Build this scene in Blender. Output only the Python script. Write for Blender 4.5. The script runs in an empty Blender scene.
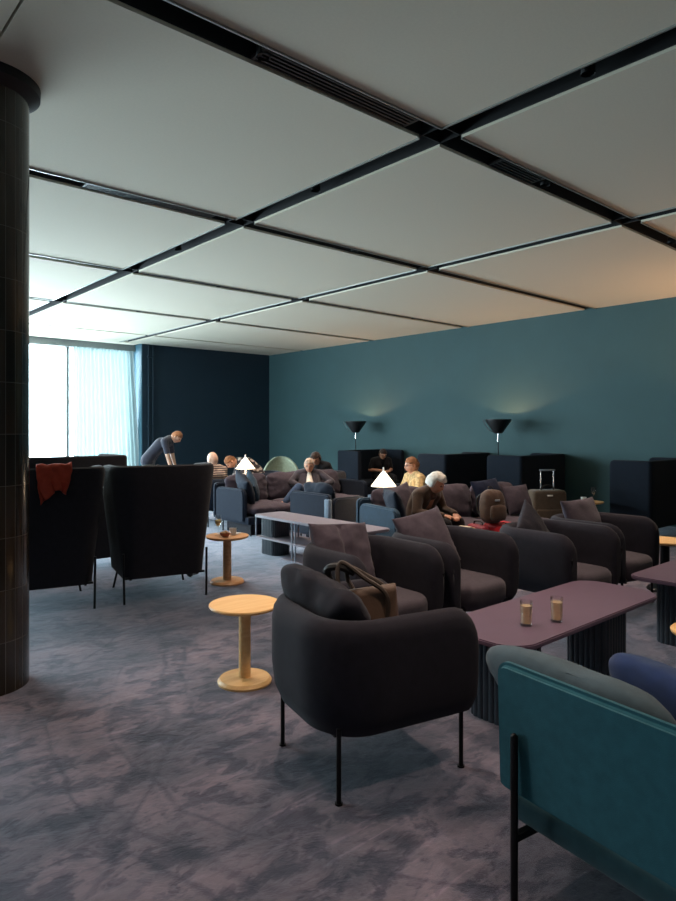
import bpy, bmesh, math, random
from mathutils import Vector, Matrix, noise, Euler
PI = math.pi
S = bpy.context.scene
COL = S.collection
R = math.radians
random.seed(7)

# ------------------------------------------------------------------ materials
def lin(c):
    return tuple((v/12.92 if v <= .04045 else ((v+.055)/1.055)**2.4) for v in c)
def rgb(r, g, b): return lin((r/255, g/255, b/255)) + (1,)

def mat(name, color, rough=.6, metal=0, bump=0, bscale=200, var=0, vscale=4, sheen=0, spec=.5, coat=0):
    m = bpy.data.materials.new(name); m.use_nodes = True
    nt = m.node_tree; b = nt.nodes['Principled BSDF']
    b.inputs['Base Color'].default_value = color
    b.inputs['Roughness'].default_value = rough
    b.inputs['Metallic'].default_value = metal
    b.inputs['Specular IOR Level'].default_value = spec
    b.inputs['Coat Weight'].default_value = coat
    if sheen:
        b.inputs['Sheen Weight'].default_value = sheen
        b.inputs['Sheen Roughness'].default_value = .5
    tc = nt.nodes.new('ShaderNodeTexCoord')
    if bump:
        n = nt.nodes.new('ShaderNodeTexNoise'); n.inputs['Scale'].default_value = bscale
        n.inputs['Detail'].default_value = 3
        nt.links.new(tc.outputs['Object'], n.inputs['Vector'])
        bp = nt.nodes.new('ShaderNodeBump'); bp.inputs['Strength'].default_value = bump
        bp.inputs['Distance'].default_value = .004
        nt.links.new(n.outputs['Fac'], bp.inputs['Height'])
        nt.links.new(bp.outputs['Normal'], b.inputs['Normal'])
    if var:
        n = nt.nodes.new('ShaderNodeTexNoise'); n.inputs['Scale'].default_value = vscale
        n.inputs['Detail'].default_value = 5
        nt.links.new(tc.outputs['Object'], n.inputs['Vector'])
        cr = nt.nodes.new('ShaderNodeValToRGB')
        c = color
        cr.color_ramp.elements[0].color = (c[0]*(1-var), c[1]*(1-var), c[2]*(1-var), 1)
        cr.color_ramp.elements[1].color = (min(1, c[0]*(1+var)), min(1, c[1]*(1+var)), min(1, c[2]*(1+var)), 1)
        cr.color_ramp.elements[0].position = .3; cr.color_ramp.elements[1].position = .7
        nt.links.new(n.outputs['Fac'], cr.inputs['Fac'])
        nt.links.new(cr.outputs['Color'], b.inputs['Base Color'])
    return m

def fabric(name, c, sheen=.25, var=.12): return mat(name, c, .92, 0, .35, 420, var, 25, sheen, .25)

def wood(name, c1, c2):
    m = mat(name, c1, .42); nt = m.node_tree; b = nt.nodes['Principled BSDF']
    tc = nt.nodes.new('ShaderNodeTexCoord'); mp = nt.nodes.new('ShaderNodeMapping')
    mp.inputs['Scale'].default_value = (2.5, 30, 30)
    n = nt.nodes.new('ShaderNodeTexNoise'); n.inputs['Scale'].default_value = 1.5; n.inputs['Detail'].default_value = 6
    cr = nt.nodes.new('ShaderNodeValToRGB'); cr.color_ramp.elements[0].color = c1; cr.color_ramp.elements[1].color = c2
    cr.color_ramp.elements[0].position = .3; cr.color_ramp.elements[1].position = .7
    nt.links.new(tc.outputs['Object'], mp.inputs['Vector']); nt.links.new(mp.outputs['Vector'], n.inputs['Vector'])
    nt.links.new(n.outputs['Fac'], cr.inputs['Fac']); nt.links.new(cr.outputs['Color'], b.inputs['Base Color'])
    return m

def emit(name, c, s):
    m = bpy.data.materials.new(name); m.use_nodes = True; nt = m.node_tree
    b = nt.nodes['Principled BSDF']
    b.inputs['Base Color'].default_value = c
    b.inputs['Emission Color'].default_value = c; b.inputs['Emission Strength'].default_value = s
    return m

def clear(name, tint, gloss=.08, rough=.02):
    m = bpy.data.materials.new(name); m.use_nodes = True; nt = m.node_tree; nt.nodes.clear()
    o = nt.nodes.new('ShaderNodeOutputMaterial'); t = nt.nodes.new('ShaderNodeBsdfTransparent')
    g = nt.nodes.new('ShaderNodeBsdfGlossy'); mx = nt.nodes.new('ShaderNodeMixShader')
    t.inputs['Color'].default_value = tint; g.inputs['Roughness'].default_value = rough
    fr = nt.nodes.new('ShaderNodeFresnel'); fr.inputs['IOR'].default_value = 1.5
    ma = nt.nodes.new('ShaderNodeMath'); ma.operation = 'MULTIPLY_ADD'
    ma.inputs[1].default_value = .45; ma.inputs[2].default_value = gloss
    nt.links.new(fr.outputs[0], ma.inputs[0]); nt.links.new(ma.outputs[0], mx.inputs[0])
    nt.links.new(t.outputs[0], mx.inputs[1]); nt.links.new(g.outputs[0], mx.inputs[2]); nt.links.new(mx.outputs[0], o.inputs[0])
    return m

M = {}
M['charcoal'] = fabric('charcoal wool', (.014, .013, .021, 1), .06)
M['seat'] = fabric('charcoal seat wool', (.056, .046, .058, 1), .1)
M['mauve'] = fabric('mauve grey wool', (.066, .052, .070, 1), .12)
M['black_fab'] = fabric('near black wool', (.014, .013, .018, 1), .1)
M['navy'] = fabric('navy wool', (.008, .014, .028, 1), .05)
M['navy_pil'] = fabric('navy linen', (.007, .012, .034, 1), .05)
M['booth'] = fabric('dark blue felt', (.005, .009, .017, 1), .03)
M['teal'] = fabric('teal wool', (.016, .090, .115, 1), .08)
M['teal_dk'] = fabric('dark teal wool', (.012, .045, .055, 1), .1)
M['slate'] = fabric('slate wool', (.050, .080, .100, 1), .15)
M['bluegrey'] = fabric('blue grey wool', (.020, .048, .080, 1), .1)
M['navy_lit'] = fabric('lit navy edge', (.14, .20, .27, 1), .2)  # lighter copy of the navy wool, light on the arm end put into its colour
M['velvet'] = fabric('blue velvet', (.004, .020, .085, 1), .15)
M['green_shell'] = fabric('pale green felt', (.36, .40, .30, 1), .1)
M['cream_fab'] = fabric('pale grey wool', (.45, .43, .42, 1), .2)
M['steel'] = mat('black steel', (.008, .008, .009, 1), .35, .6)
M['chrome'] = mat('chrome', (.75, .75, .75, 1), .2, 1)
M['oak'] = wood('oak', rgb(226, 178, 116), rgb(240, 200, 140))
M['oak2'] = wood('oiled oak', rgb(196, 140, 92), rgb(215, 165, 115))
M['brown_wood'] = wood('walnut', rgb(88, 46, 34), rgb(110, 60, 44))
M['table_top'] = mat('mauve laminate', (.125, .080, .122, 1), .38, 0, .05, 60, .05, 8)
M['table_pale'] = mat('pale mauve laminate', (.22, .20, .24, 1), .4, 0, .05, 60, .05, 8)
M['flute'] = mat('dark fluted lacquer', (.022, .034, .048, 1), .38)
M['rod'] = mat('grey painted rod', (.30, .34, .40, 1), .4, .2)
M['glass'] = clear('drinking glass', (.99, .99, .98, 1), .04)
M['pane'] = clear('window pane', (.93, .97, .96, 1), .03)
M['white'] = mat('white ceramic', (.8, .78, .74, 1), .35)
M['bowl'] = mat('brown bowl', (.20, .07, .035, 1), .4)
M['nuts'] = mat('snack mix', (.45, .25, .12, 1), .7, 0, .5, 60, .4, 60)
M['candle'] = emit('candle wax glow', (1, .62, .30, 1), 1.2)
M['flame'] = emit('flame', (1, .35, .08, 1), 5)
M['shade_white'] = emit('lit lamp shade', (1, .86, .66, 1), 1.5)
M['bulb'] = emit('bulb', (1, .75, .45, 1), 12)
M['shade_black'] = mat('black lamp shade', (.006, .006, .007, 1), .5)
M['leather_br'] = mat('brown leather', (.16, .085, .05, 1), .45, 0, .3, 150, .25, 8)
M['taupe'] = mat('taupe leather', (.105, .062, .042, 1), .5, 0, .3, 120, .2, 10)
M['strap'] = mat('dark strap', (.014, .012, .012, 1), .6)
M['bagstrap'] = mat('brown bag strap', (.045, .030, .022, 1), .6)
M['nylon'] = fabric('brown nylon', (.085, .05, .035, 1), .2)
M['nylon2'] = fabric('brown ballistic nylon', (.095, .07, .05, 1), .2)
M['red'] = mat('red shell', (.62, .02, .03, 1), .4)
M['darkred'] = mat('dark red shell', (.24, .015, .03, 1), .4)
M['red_cloth'] = fabric('red jacket cloth', (.36, .045, .022, 1), .1)
M['skin'] = mat('skin', (.60, .30, .19, 1), .5, 0, .1, 80, .08, 20)
M['skin_pale'] = mat('pale skin', (.68, .42, .30, 1), .5, 0, .1, 80, .08, 20)
M['eye'] = mat('eye', (.03, .02, .015, 1), .2)
M['lip'] = mat('lips', (.38, .12, .10, 1), .5)
M['h_white'] = fabric('white hair', (.75, .72, .66, 1), .2, .2)
M['h_sand'] = fabric('sandy hair', (.30, .13, .06, 1), .1, .2)
M['h_dark'] = fabric('dark hair', (.03, .015, .01, 1), .2, .2)
M['h_grey'] = fabric('greying hair', (.45, .33, .25, 1), .2, .2)
M['c_brown'] = fabric('brown cardigan', (.075, .045, .03, 1))
M['c_shirt'] = fabric('pale shirt', (.75, .70, .62, 1))
M['c_suit'] = fabric('grey suit', (.042, .036, .048, 1))
M['c_black'] = fabric('black cloth', (.01, .01, .012, 1), .1)
M['c_yellow'] = fabric('yellow shirt', (.46, .32, .15, 1), .1, .5)
M['c_jeans'] = fabric('blue denim', (.035, .065, .13, 1), .1)
M['c_navy'] = fabric('navy shirt', (.035, .04, .06, 1))
M['c_grey'] = fabric('grey trousers', (.13, .14, .13, 1))
M['c_shoe'] = mat('shoe leather', (.01, .009, .009, 1), .4)

def stripes(name, c1, c2, sc, axis='Z'):
    m = mat(name, c1, .9); nt = m.node_tree; b = nt.nodes['Principled BSDF']
    tc = nt.nodes.new('ShaderNodeTexCoord'); w = nt.nodes.new('ShaderNodeTexWave')
    w.bands_direction = axis; w.inputs['Scale'].default_value = sc; w.inputs['Distortion'].default_value = .6
    cr = nt.nodes.new('ShaderNodeValToRGB'); cr.color_ramp.interpolation = 'CONSTANT'
    cr.color_ramp.elements[0].color = c1; cr.color_ramp.elements[1].color = c2; cr.color_ramp.elements[1].position = .5
    nt.links.new(tc.outputs['Object'], w.inputs['Vector']); nt.links.new(w.outputs['Fac'], cr.inputs['Fac'])
    nt.links.new(cr.outputs['Color'], b.inputs['Base Color']); return m
M['c_stripe'] = stripes('striped jersey', (.55, .42, .34, 1), (.10, .07, .07, 1), 9)
def patches(name, c1, c2, sc):
    m = mat(name, c1, .9); nt = m.node_tree; b = nt.nodes['Principled BSDF']
    tc = nt.nodes.new('ShaderNodeTexCoord'); w = nt.nodes.new('ShaderNodeTexVoronoi'); w.inputs['Scale'].default_value = sc
    cr = nt.nodes.new('ShaderNodeValToRGB'); cr.color_ramp.interpolation = 'CONSTANT'
    cr.color_ramp.elements[0].color = c1; cr.color_ramp.elements[1].color = c2; cr.color_ramp.elements[1].position = .45
    nt.links.new(tc.outputs['Object'], w.inputs['Vector']); nt.links.new(w.outputs['Distance'], cr.inputs['Fac'])
    nt.links.new(cr.outputs['Color'], b.inputs['Base Color']); return m
M['c_pattern'] = patches('patterned blouse', (.40, .34, .30, 1), (.03, .025, .03, 1), 14)

def trans(m, w, ior):
    q = m.node_tree.nodes['Principled BSDF']; q.inputs['Transmission Weight'].default_value = w; q.inputs['IOR'].default_value = ior; return m
M['wine'] = trans(mat('white wine', (.85, .68, .30, 1), .1), .1, 1.2)
M['frost'] = trans(mat('frosted glass', (.75, .73, .70, 1), .35), .5, 1.4)
M['amber'] = emit('amber glow glass', (1, .32, .10, 1), .8)
M['cream'] = mat('cream melamine', (.72, .62, .45, 1), .4)
# carpet -------------------------------------------------------------
SW_A = -.05
def carpet():
    m = bpy.data.materials.new('plush carpet'); m.use_nodes = True; nt = m.node_tree; L = nt.links.new
    b = nt.nodes['Principled BSDF']; b.inputs['Roughness'].default_value = .95
    b.inputs['Specular IOR Level'].default_value = .15
    b.inputs['Sheen Weight'].default_value = .55; b.inputs['Sheen Roughness'].default_value = .45; b.inputs['Sheen Tint'].default_value = (.8, .88, 1, 1)
    tc = nt.nodes.new('ShaderNodeTexCoord')
    def nz(scale, det, vec, dist=0, rough=.6):
        n = nt.nodes.new('ShaderNodeTexNoise'); n.inputs['Scale'].default_value = scale
        n.inputs['Detail'].default_value = det; n.inputs['Distortion'].default_value = dist
        n.inputs['Roughness'].default_value = rough; L(vec, n.inputs['Vector']); return n.outputs['Fac']
    def mp(sc, rot=(0, 0, 0)):
        x = nt.nodes.new('ShaderNodeMapping'); x.inputs['Scale'].default_value = sc; x.inputs['Rotation'].default_value = rot
        L(tc.outputs['Object'], x.inputs['Vector']); return x.outputs['Vector']
    def ramp(f, a, b_, c0=(0, 0, 0, 1), c1=(1, 1, 1, 1)):
        r = nt.nodes.new('ShaderNodeValToRGB'); r.color_ramp.elements[0].position = a; r.color_ramp.elements[1].position = b_
        r.color_ramp.elements[0].color = c0; r.color_ramp.elements[1].color = c1; L(f, r.inputs['Fac']); return r.outputs['Color']
    def mix(f, a, b_, t='MIX'):
        x = nt.nodes.new('ShaderNodeMixRGB'); x.blend_type = t
        if isinstance(f, float): x.inputs[0].default_value = f
        else: L(f, x.inputs[0])
        for i, v in ((1, a), (2, b_)):
            if isinstance(v, tuple): x.inputs[i].default_value = v
            else: L(v, x.inputs[i])
        return x.outputs[0]
    def ring(cx, cy, r0, wd, brk):
        # one vacuum track: a thin arc of brushed pile round (cx, cy)
        sub = nt.nodes.new('ShaderNodeVectorMath'); sub.operation = 'DISTANCE'; L(warp, sub.inputs[0]); sub.inputs[1].default_value = (cx, cy, 0)
        m1 = nt.nodes.new('ShaderNodeMath'); m1.operation = 'SUBTRACT'; L(sub.outputs['Value'], m1.inputs[0]); m1.inputs[1].default_value = r0
        m2 = nt.nodes.new('ShaderNodeMath'); m2.operation = 'ABSOLUTE'; L(m1.outputs[0], m2.inputs[0])
        r = ramp(m2.outputs[0], 0, wd, (1, 1, 1, 1), (0, 0, 0, 1))
        return mix(1.0, r, ramp(brk, .40, .55), 'MULTIPLY')
    wn = nt.nodes.new('ShaderNodeTexNoise'); wn.inputs['Scale'].default_value = 1.3; wn.inputs['Detail'].default_value = 2; L(tc.outputs['Object'], wn.inputs['Vector'])
    wm = nt.nodes.new('ShaderNodeVectorMath'); wm.operation = 'MULTIPLY_ADD'; L(wn.outputs['Color'], wm.inputs[0]); wm.inputs[1].default_value = (.3, .3, 0); L(tc.outputs['Object'], wm.inputs[2])
    warp = wm.outputs['Vector']
    big = nz(1.7, 10, mp((1, 1, 1), (0, 0, .5)), 0.3, .60)
    med = nz(5.5, 9, mp((.8, 1.2, 1), (0, 0, .8)), .3, .68)
    small = nz(16, 5, mp((.7, 1.3, 1), (0, 0, -.6)), .2, .6)
    base = mix(ramp(big, .38, .62), (.062, .060, .084, 1), (.168, .136, .168, 1))
    base = mix(ramp(med, .44, .50), mix(1.0, base, (.40, .42, .50, 1), 'MULTIPLY'), base)
    base = mix(ramp(small, .42, .47), mix(1.0, base, (.72, .72, .78, 1), 'MULTIPLY'), base)
    brk = nz(1.2, 3, mp((1, 1, 1)))
    brk2 = nz(.9, 3, mp((1, 1, 1), (0, 0, 1)))
    dark = None
    for cx, cy, r0, wd, bk in ((3.6, 2.9, 2.35, .030, brk2), (3.6, 2.9, 2.46, .020, brk), (3.6, 2.9, 2.60, .025, brk2), (3.6, 2.9, 2.16, .016, brk2), (-2.4, 6.2, 5.0, .03, brk), (-2.4, 6.2, 5.12, .02, brk)):
        q = ring(cx, cy, r0, wd, bk)
        dark = q if dark is None else mix(1.0, dark, q, 'ADD')
    base = mix(dark, base, mix(1.0, base, (.50, .52, .60, 1), 'MULTIPLY'))
    # long brushed strokes
    stn = nz(2.2, 6, mp((.55, 9, 1), (0, 0, SW_A)), .4, .55)
    st = mix(1.0, ramp(stn, .56, .66), ramp(nz(.7, 2, mp((1, 1, 1), (0, 0, 2))), .48, .58), 'MULTIPLY')
    base = mix(st, base, mix(1.0, base, (1.65, 1.6, 1.6, 1), 'MULTIPLY'))
    st = mix(1.0, ramp(stn, .44, .36), ramp(nz(.7, 2, mp((1, 1, 1), (0, 0, 2))), .48, .58), 'MULTIPLY')
    L(base, b.inputs['Base Color'])
    bp = nt.nodes.new('ShaderNodeBump'); bp.inputs['Strength'].default_value = .35; bp.inputs['Distance'].default_value = .008
    L(nz(260, 2, mp((1, 1, 1))), bp.inputs['Height'])
    bp2 = nt.nodes.new('ShaderNodeBump'); bp2.inputs['Strength'].default_value = .35; bp2.inputs['Distance'].default_value = .03
    L(med, bp2.inputs['Height']); L(bp.outputs['Normal'], bp2.inputs['Normal'])
    L(bp2.outputs['Normal'], b.inputs['Normal'])
    return m
M['carpet'] = carpet()
M['ceil'] = mat('ceiling panel fabric', (.75, .70, .56, 1), .9, 0, .05, 200, .02, 60)
M['deck'] = mat('black ceiling deck', (.004, .005, .006, 1), .7)
M['channel'] = mat('black channel metal', (.004, .005, .006, 1), .8)
M['trim_metal'] = mat('panel edge aluminium', (.40, .42, .40, 1), .4, .7)
M['wall_teal'] = mat('teal wall', (.025, .068, .074, 1), .75, 0, .1, 300, .05, 2)
M['wall_navy'] = mat('navy wall', (.006, .024, .042, 1), .75, 0, .1, 300, .05, 2)
M['wall_white'] = mat('pale wall', (.10, .10, .10, 1), .8)
M['reveal'] = mat('blue reveal', (.03, .10, .14, 1), .6)
M['frame'] = mat('window frame', (.18, .20, .20, 1), .5, .2)

def tiles():
    m = bpy.data.materials.new('glazed dark tile'); m.use_nodes = True; nt = m.node_tree; L = nt.links.new
    b = nt.nodes['Principled BSDF']; b.inputs['Roughness'].default_value = .16
    uv = nt.nodes.new('ShaderNodeUVMap'); uv.uv_map = 'UVMap'
    br = nt.nodes.new('ShaderNodeTexBrick'); br.offset = 0; br.squash = 1
    br.inputs['Scale'].default_value = 1
    br.inputs['Brick Width'].default_value = .062; br.inputs['Row Height'].default_value = .30
    br.inputs['Mortar Size'].default_value = .0016
    br.inputs['Color1'].default_value = (.020, .016, .012, 1); br.inputs['Color2'].default_value = (.038, .026, .017, 1)
    br.inputs['Mortar'].default_value = (.10, .09, .075, 1)
    L(uv.outputs[0], br.inputs['Vector']); L(br.outputs['Color'], b.inputs['Base Color'])
    bp = nt.nodes.new('ShaderNodeBump'); bp.invert = True; bp.inputs['Strength'].default_value = .6; bp.inputs['Distance'].default_value = .003
    L(br.outputs['Fac'], bp.inputs['Height']); L(bp.outputs['Normal'], b.inputs['Normal'])
    return m
M['tile'] = tiles()

def sheer():
    m = bpy.data.materials.new('sheer curtain'); m.use_nodes = True; nt = m.node_tree; nt.nodes.clear(); L = nt.links.new
    o = nt.nodes.new('ShaderNodeOutputMaterial'); t = nt.nodes.new('ShaderNodeBsdfTransparent'); t.inputs[0].default_value = (.85, 1, 1, 1)
    tl = nt.nodes.new('ShaderNodeBsdfTranslucent'); tl.inputs[0].default_value = (.10, .135, .135, 1)
    d = nt.nodes.new('ShaderNodeBsdfDiffuse'); d.inputs[0].default_value = (.8, .85, .85, 1)
    a = nt.nodes.new('ShaderNodeMixShader'); a.inputs[0].default_value = .25; L(tl.outputs[0], a.inputs[1]); L(d.outputs[0], a.inputs[2])
    x = nt.nodes.new('ShaderNodeMixShader'); x.inputs[0].default_value = .985; L(t.outputs[0], x.inputs[1]); L(a.outputs[0], x.inputs[2])
    L(x.outputs[0], o.inputs[0]); return m
M['sheer'] = sheer()

# ------------------------------------------------------------------ builders
def tag(o, label=None, cat=None, group=None, kind=None):
    if label: o['label'] = label
    if cat: o['category'] = cat
    if group: o['group'] = group
    if kind: o['kind'] = kind
    return o
def empty(name, loc=(0, 0, 0), rz=0, label=None, cat=None, group=None):
    o = bpy.data.objects.new(name, None); o.empty_display_size = .1; COL.objects.link(o)
    o.location = loc; o.rotation_euler = (0, 0, rz); return tag(o, label, cat, group)
def obj(name, bm, m, parent=None, smooth=True, loc=None, rot=None):
    me = bpy.data.meshes.new(name)
    bmesh.ops.recalc_face_normals(bm, faces=bm.faces)
    bm.to_mesh(me); bm.free()
    if smooth:
        for p in me.polygons: p.use_smooth = True
        if smooth != 'all': me.set_sharp_from_angle(angle=R(38))
    o = bpy.data.objects.new(name, me); COL.objects.link(o)
    me.materials.append(M[m] if isinstance(m, str) else m)
    if parent: o.parent = parent
    if loc is not None: o.location = loc
    if rot is not None: o.rotation_euler = rot
    return o
def dup(root, loc=None, rz=None, label=None, group=None):
    def cp(o, parent):
        c = o.copy(); COL.objects.link(c)
        if parent: c.parent = parent
        for ch in kids[o.name]: cp(ch, c)
        return c
    kids = {}
    def collect(o):
        kids[o.name] = [x for x in bpy.data.objects if x.parent == o]
        for x in kids[o.name]: collect(x)
    collect(root)
    r = cp(root, None)
    if loc is not None: r.location = loc
    if rz is not None: r.rotation_euler = (0, 0, rz)
    if label: r['label'] = label
    if group: r['group'] = group
    return r
def N(): return bmesh.new()
def merge(bm, t, mx=None):
    if mx is not None: bmesh.ops.transform(t, matrix=mx, verts=t.verts)
    me = bpy.data.meshes.new('t'); t.to_mesh(me); t.free(); bm.from_mesh(me); bpy.data.meshes.remove(me)
def box(bm, x0, x1, y0, y1, z0, z1, bev=0, seg=2, mx=None):
    t = N(); bmesh.ops.create_cube(t, size=1)
    bmesh.ops.scale(t, vec=(x1-x0, y1-y0, z1-z0), verts=t.verts)
    bmesh.ops.translate(t, vec=((x0+x1)/2, (y0+y1)/2, (z0+z1)/2), verts=t.verts)
    if bev: bmesh.ops.bevel(t, geom=t.edges[:], offset=bev, segments=seg, affect='EDGES', profile=.5)
    merge(bm, t, mx)
def cyl(bm, p0, p1, r0, r1=None, seg=16, caps=True):
    r1 = r0 if r1 is None else r1
    p0, p1 = Vector(p0), Vector(p1); d = p1-p0
    t = N(); bmesh.ops.create_cone(t, cap_ends=caps, segments=seg, radius1=r0, radius2=r1, depth=d.length)
    mx = Matrix.Translation((p0+p1)/2) @ d.to_track_quat('Z', 'Y').to_matrix().to_4x4()
    merge(bm, t, mx)
def sph(bm, c, r, sc=(1, 1, 1), seg=16, mx=None):
    t = N(); bmesh.ops.create_uvsphere(t, u_segments=seg, v_segments=max(8, seg*2//3), radius=r)
    m2 = Matrix.Translation(c) @ Matrix.Diagonal((*sc, 1))
    if mx is not None: m2 = mx @ m2
    merge(bm, t, m2)
def lathe(bm, prof, c=(0, 0, 0), seg=32, close=False):
    rings = []
    for r, z in prof:
        if r < 1e-5: rings.append([bm.verts.new((c[0], c[1], c[2]+z))])
        else: rings.append([bm.verts.new((c[0]+r*math.cos(2*PI*k/seg), c[1]+r*math.sin(2*PI*k/seg), c[2]+z)) for k in range(seg)])
    for a, b in zip(rings, rings[1:]):
        for k in range(seg):
            q = [a[k % len(a)], a[(k+1) % len(a)], b[(k+1) % len(b)], b[k % len(b)]]
            u = []
            for v in q:
                if v not in u: u.append(v)
            if len(u) > 2: bm.faces.new(u)
def tube(bm, pts, r, seg=10, closed=False):
    pts = [Vector(p) for p in pts]; n = len(pts); rings = []
    up = Vector((0, 0, 1))
    for i, p in enumerate(pts):
        a = pts[max(0, i-1)]; b = pts[min(n-1, i+1)]
        d = (b-a).normalized(); u = d.cross(up)
        if u.length < .1: u = d.cross(Vector((1, 0, 0)))
        u.normalize(); w = d.cross(u)
        rr = r if not isinstance(r, (list, tuple)) else r[i]
        rings.append([bm.verts.new(p+u*rr*math.cos(2*PI*k/seg)+w*rr*math.sin(2*PI*k/seg)) for k in range(seg)])
    for a, b in zip(rings, rings[1:]):
        for k in range(seg): bm.faces.new([a[k], a[(k+1) % seg], b[(k+1) % seg], b[k]])
    bm.faces.new(rings[0]); bm.faces.new(rings[-1][::-1])
def bez(pts, n=12):
    out = []
    P_ = [Vector(p) for p in pts]; P_ = [2*P_[0]-P_[1]] + P_ + [2*P_[-1]-P_[-2]]
    for i in range(1, len(P_)-2):
        for k in range(n):
            t = k/n; a, b, c, d = P_[i-1:i+3]
            out.append(.5*((2*b)+(c-a)*t+(2*a-5*b+4*c-d)*t*t+(3*b-a-3*c+d)*t**3))
    out.append(P_[-2]); return out
def cushion(bm, w, d, h, a=5, b=2.2, n=14, wr=.006, pinch=.0, seed=0, mx=None, sag=0):
    """soft closed cushion centred on the origin; w (x) by d (y), thickness h (z)"""
    t = N(); bmesh.ops.create_cube(t, size=2)
    bmesh.ops.subdivide_edges(t, edges=t.edges[:], cuts=n, use_grid_fill=True)
    for v in t.verts:
        x, y, z = v.co
        k = ((abs(x)**a+abs(y)**a)**(b/a)+abs(z)**b)**(1/b)
        x, y, z = x/k, y/k, z/k
        pn = 1+pinch*abs(x*y)
        X, Y, Z = x*w/2*pn, y*d/2*pn, z*h/2
        if pinch: Z *= (1-.35*max(abs(x), abs(y))**4)
        q = Vector((X*6+seed*3.1, Y*6, Z*6+seed))
        nn = noise.noise(q)*wr*2.0 + noise.noise(q*3)*wr*.8
        rad = math.exp(-(min(1-abs(x), 1-abs(y)))*5)
        fold = math.sin(math.atan2(y, x)*14+seed)*wr*rad
        Z += (nn+fold)*(1 if z > 0 else -1)*(1-abs(z)*0)
        Z -= sag*(1-x*x)*(1-y*y) if z > 0 else 0
        v.co = (X+nn*.6, Y+nn*.6, Z)
    merge(bm, t, mx)
def prism(bm, outline, z0, z1, bev=.0):
    t = N(); vs = [t.verts.new((x, y, z0)) for x, y in outline]; f = t.faces.new(vs)
    e = bmesh.ops.extrude_face_region(t, geom=[f]); nv = [v for v in e['geom'] if isinstance(v, bmesh.types.BMVert)]
    bmesh.ops.translate(t, vec=(0, 0, z1-z0), verts=nv)
    if bev:
        ed = [e_ for e_ in t.edges if abs(e_.verts[0].co.z-e_.verts[1].co.z) < 1e-6]
        bmesh.ops.bevel(t, geom=ed, offset=bev, segments=2, affect='EDGES')
    merge(bm, t)
def rrect(w, d, r, n=6, cx=0, cy=0):
    out = []
    for sx, sy, a0 in ((1, 1, 0), (-1, 1, 90), (-1, -1, 180), (1, -1, 270)):
        for k in range(n+1):
            a = R(a0+90*k/n); out.append((cx+sx*(w/2-r)+r*math.cos(a), cy+sy*(d/2-r)+r*math.sin(a)))
    return out
def fluted(w, d, r, ribs_len=.035, amp=.009):
    base = rrect(w, d, r, 10); pts = []
    P2 = [Vector(p) for p in base]; L = [0]
    for i in range(len(P2)): L.append(L[-1]+(P2[(i+1) % len(P2)]-P2[i]).length)
    tot = L[-1]; nr = round(tot/ribs_len); m = nr*10; j = 0
    for k in range(m):
        s = tot*k/m
        while L[j+1] < s: j += 1
        a, b = P2[j], P2[(j+1) % len(P2)]; dd = (b-a); 
        if dd.length < 1e-9: continue
        p = a+dd*((s-L[j])/dd.length); nrm = Vector((dd.y, -dd.x)).normalized()
        o = amp*(abs(math.sin(PI*k/10)))**.5
        pts.append((p.x+nrm.x*o, p.y+nrm.y*o))
    return pts
def ushell(bm, path, prof_fn):
    """sweep a closed vertical profile [(offset outward, z)...] along an open plan path"""
    n = len(path); P2 = [Vector(p) for p in path]; L = [0]
    for i in range(1, n): L.append(L[-1]+(P2[i]-P2[i-1]).length)
    rings = []
    for i in range(n):
        d = (P2[min(n-1, i+1)]-P2[max(0, i-1)]).normalized(); nr = Vector((d.y, -d.x))
        pr = prof_fn(L[i], L[-1], i/(n-1))
        rings.append([bm.verts.new((P2[i].x+nr.x*o, P2[i].y+nr.y*o, z)) for o, z in pr])
    k = len(rings[0])
    for a, b in zip(rings, rings[1:]):
        for j in range(k): bm.faces.new([a[j], a[(j+1) % k], b[(j+1) % k], b[j]])
    bm.faces.new(rings[0]); bm.faces.new(rings[-1][::-1])
def upath(w, d, r, ne=2.0, dense=.03, front=0):
    """U plan path, front at y=-d/2 open, goes right arm -> back -> left arm so that normals face outward"""
    pts = []
    def seg(a, b):
        a, b = Vector(a), Vector(b); m = max(1, int((b-a).length/dense))
        for k in range(m): pts.append(tuple(a+(b-a)*k/m))
    X, Y = w/2, d/2
    # from the left front, up the left side, across the back, down the right side: outward normal = (dy,-dx)?  use right first
    seg((X, -Y), (X, Y-r))
    for k in range(12): a = R(90*k/12); pts.append((X-r+r*math.cos(a), Y-r+r*math.sin(a)))
    seg((X-r, Y), (-X+r, Y))
    for k in range(12): a = R(90+90*k/12); pts.append((-X+r+r*math.cos(a), Y-r+r*math.sin(a)))
    seg((-X, Y-r), (-X, -Y)); pts.append((-X, -Y))
    # refine the ends for the rounded corners
    for _ in range(3):
        a, b = Vector(pts[0]), Vector(pts[1]); pts.insert(1, tuple(a+(b-a)*.35))
        a, b = Vector(pts[-1]), Vector(pts[-2]); pts.insert(-1, tuple(a+(b-a)*.35))
    return pts
def endround(s, tot, r):
    e = min(s, tot-s)
    return 0 if e >= r else r-math.sqrt(max(0, r*r-(r-e)**2))

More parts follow.
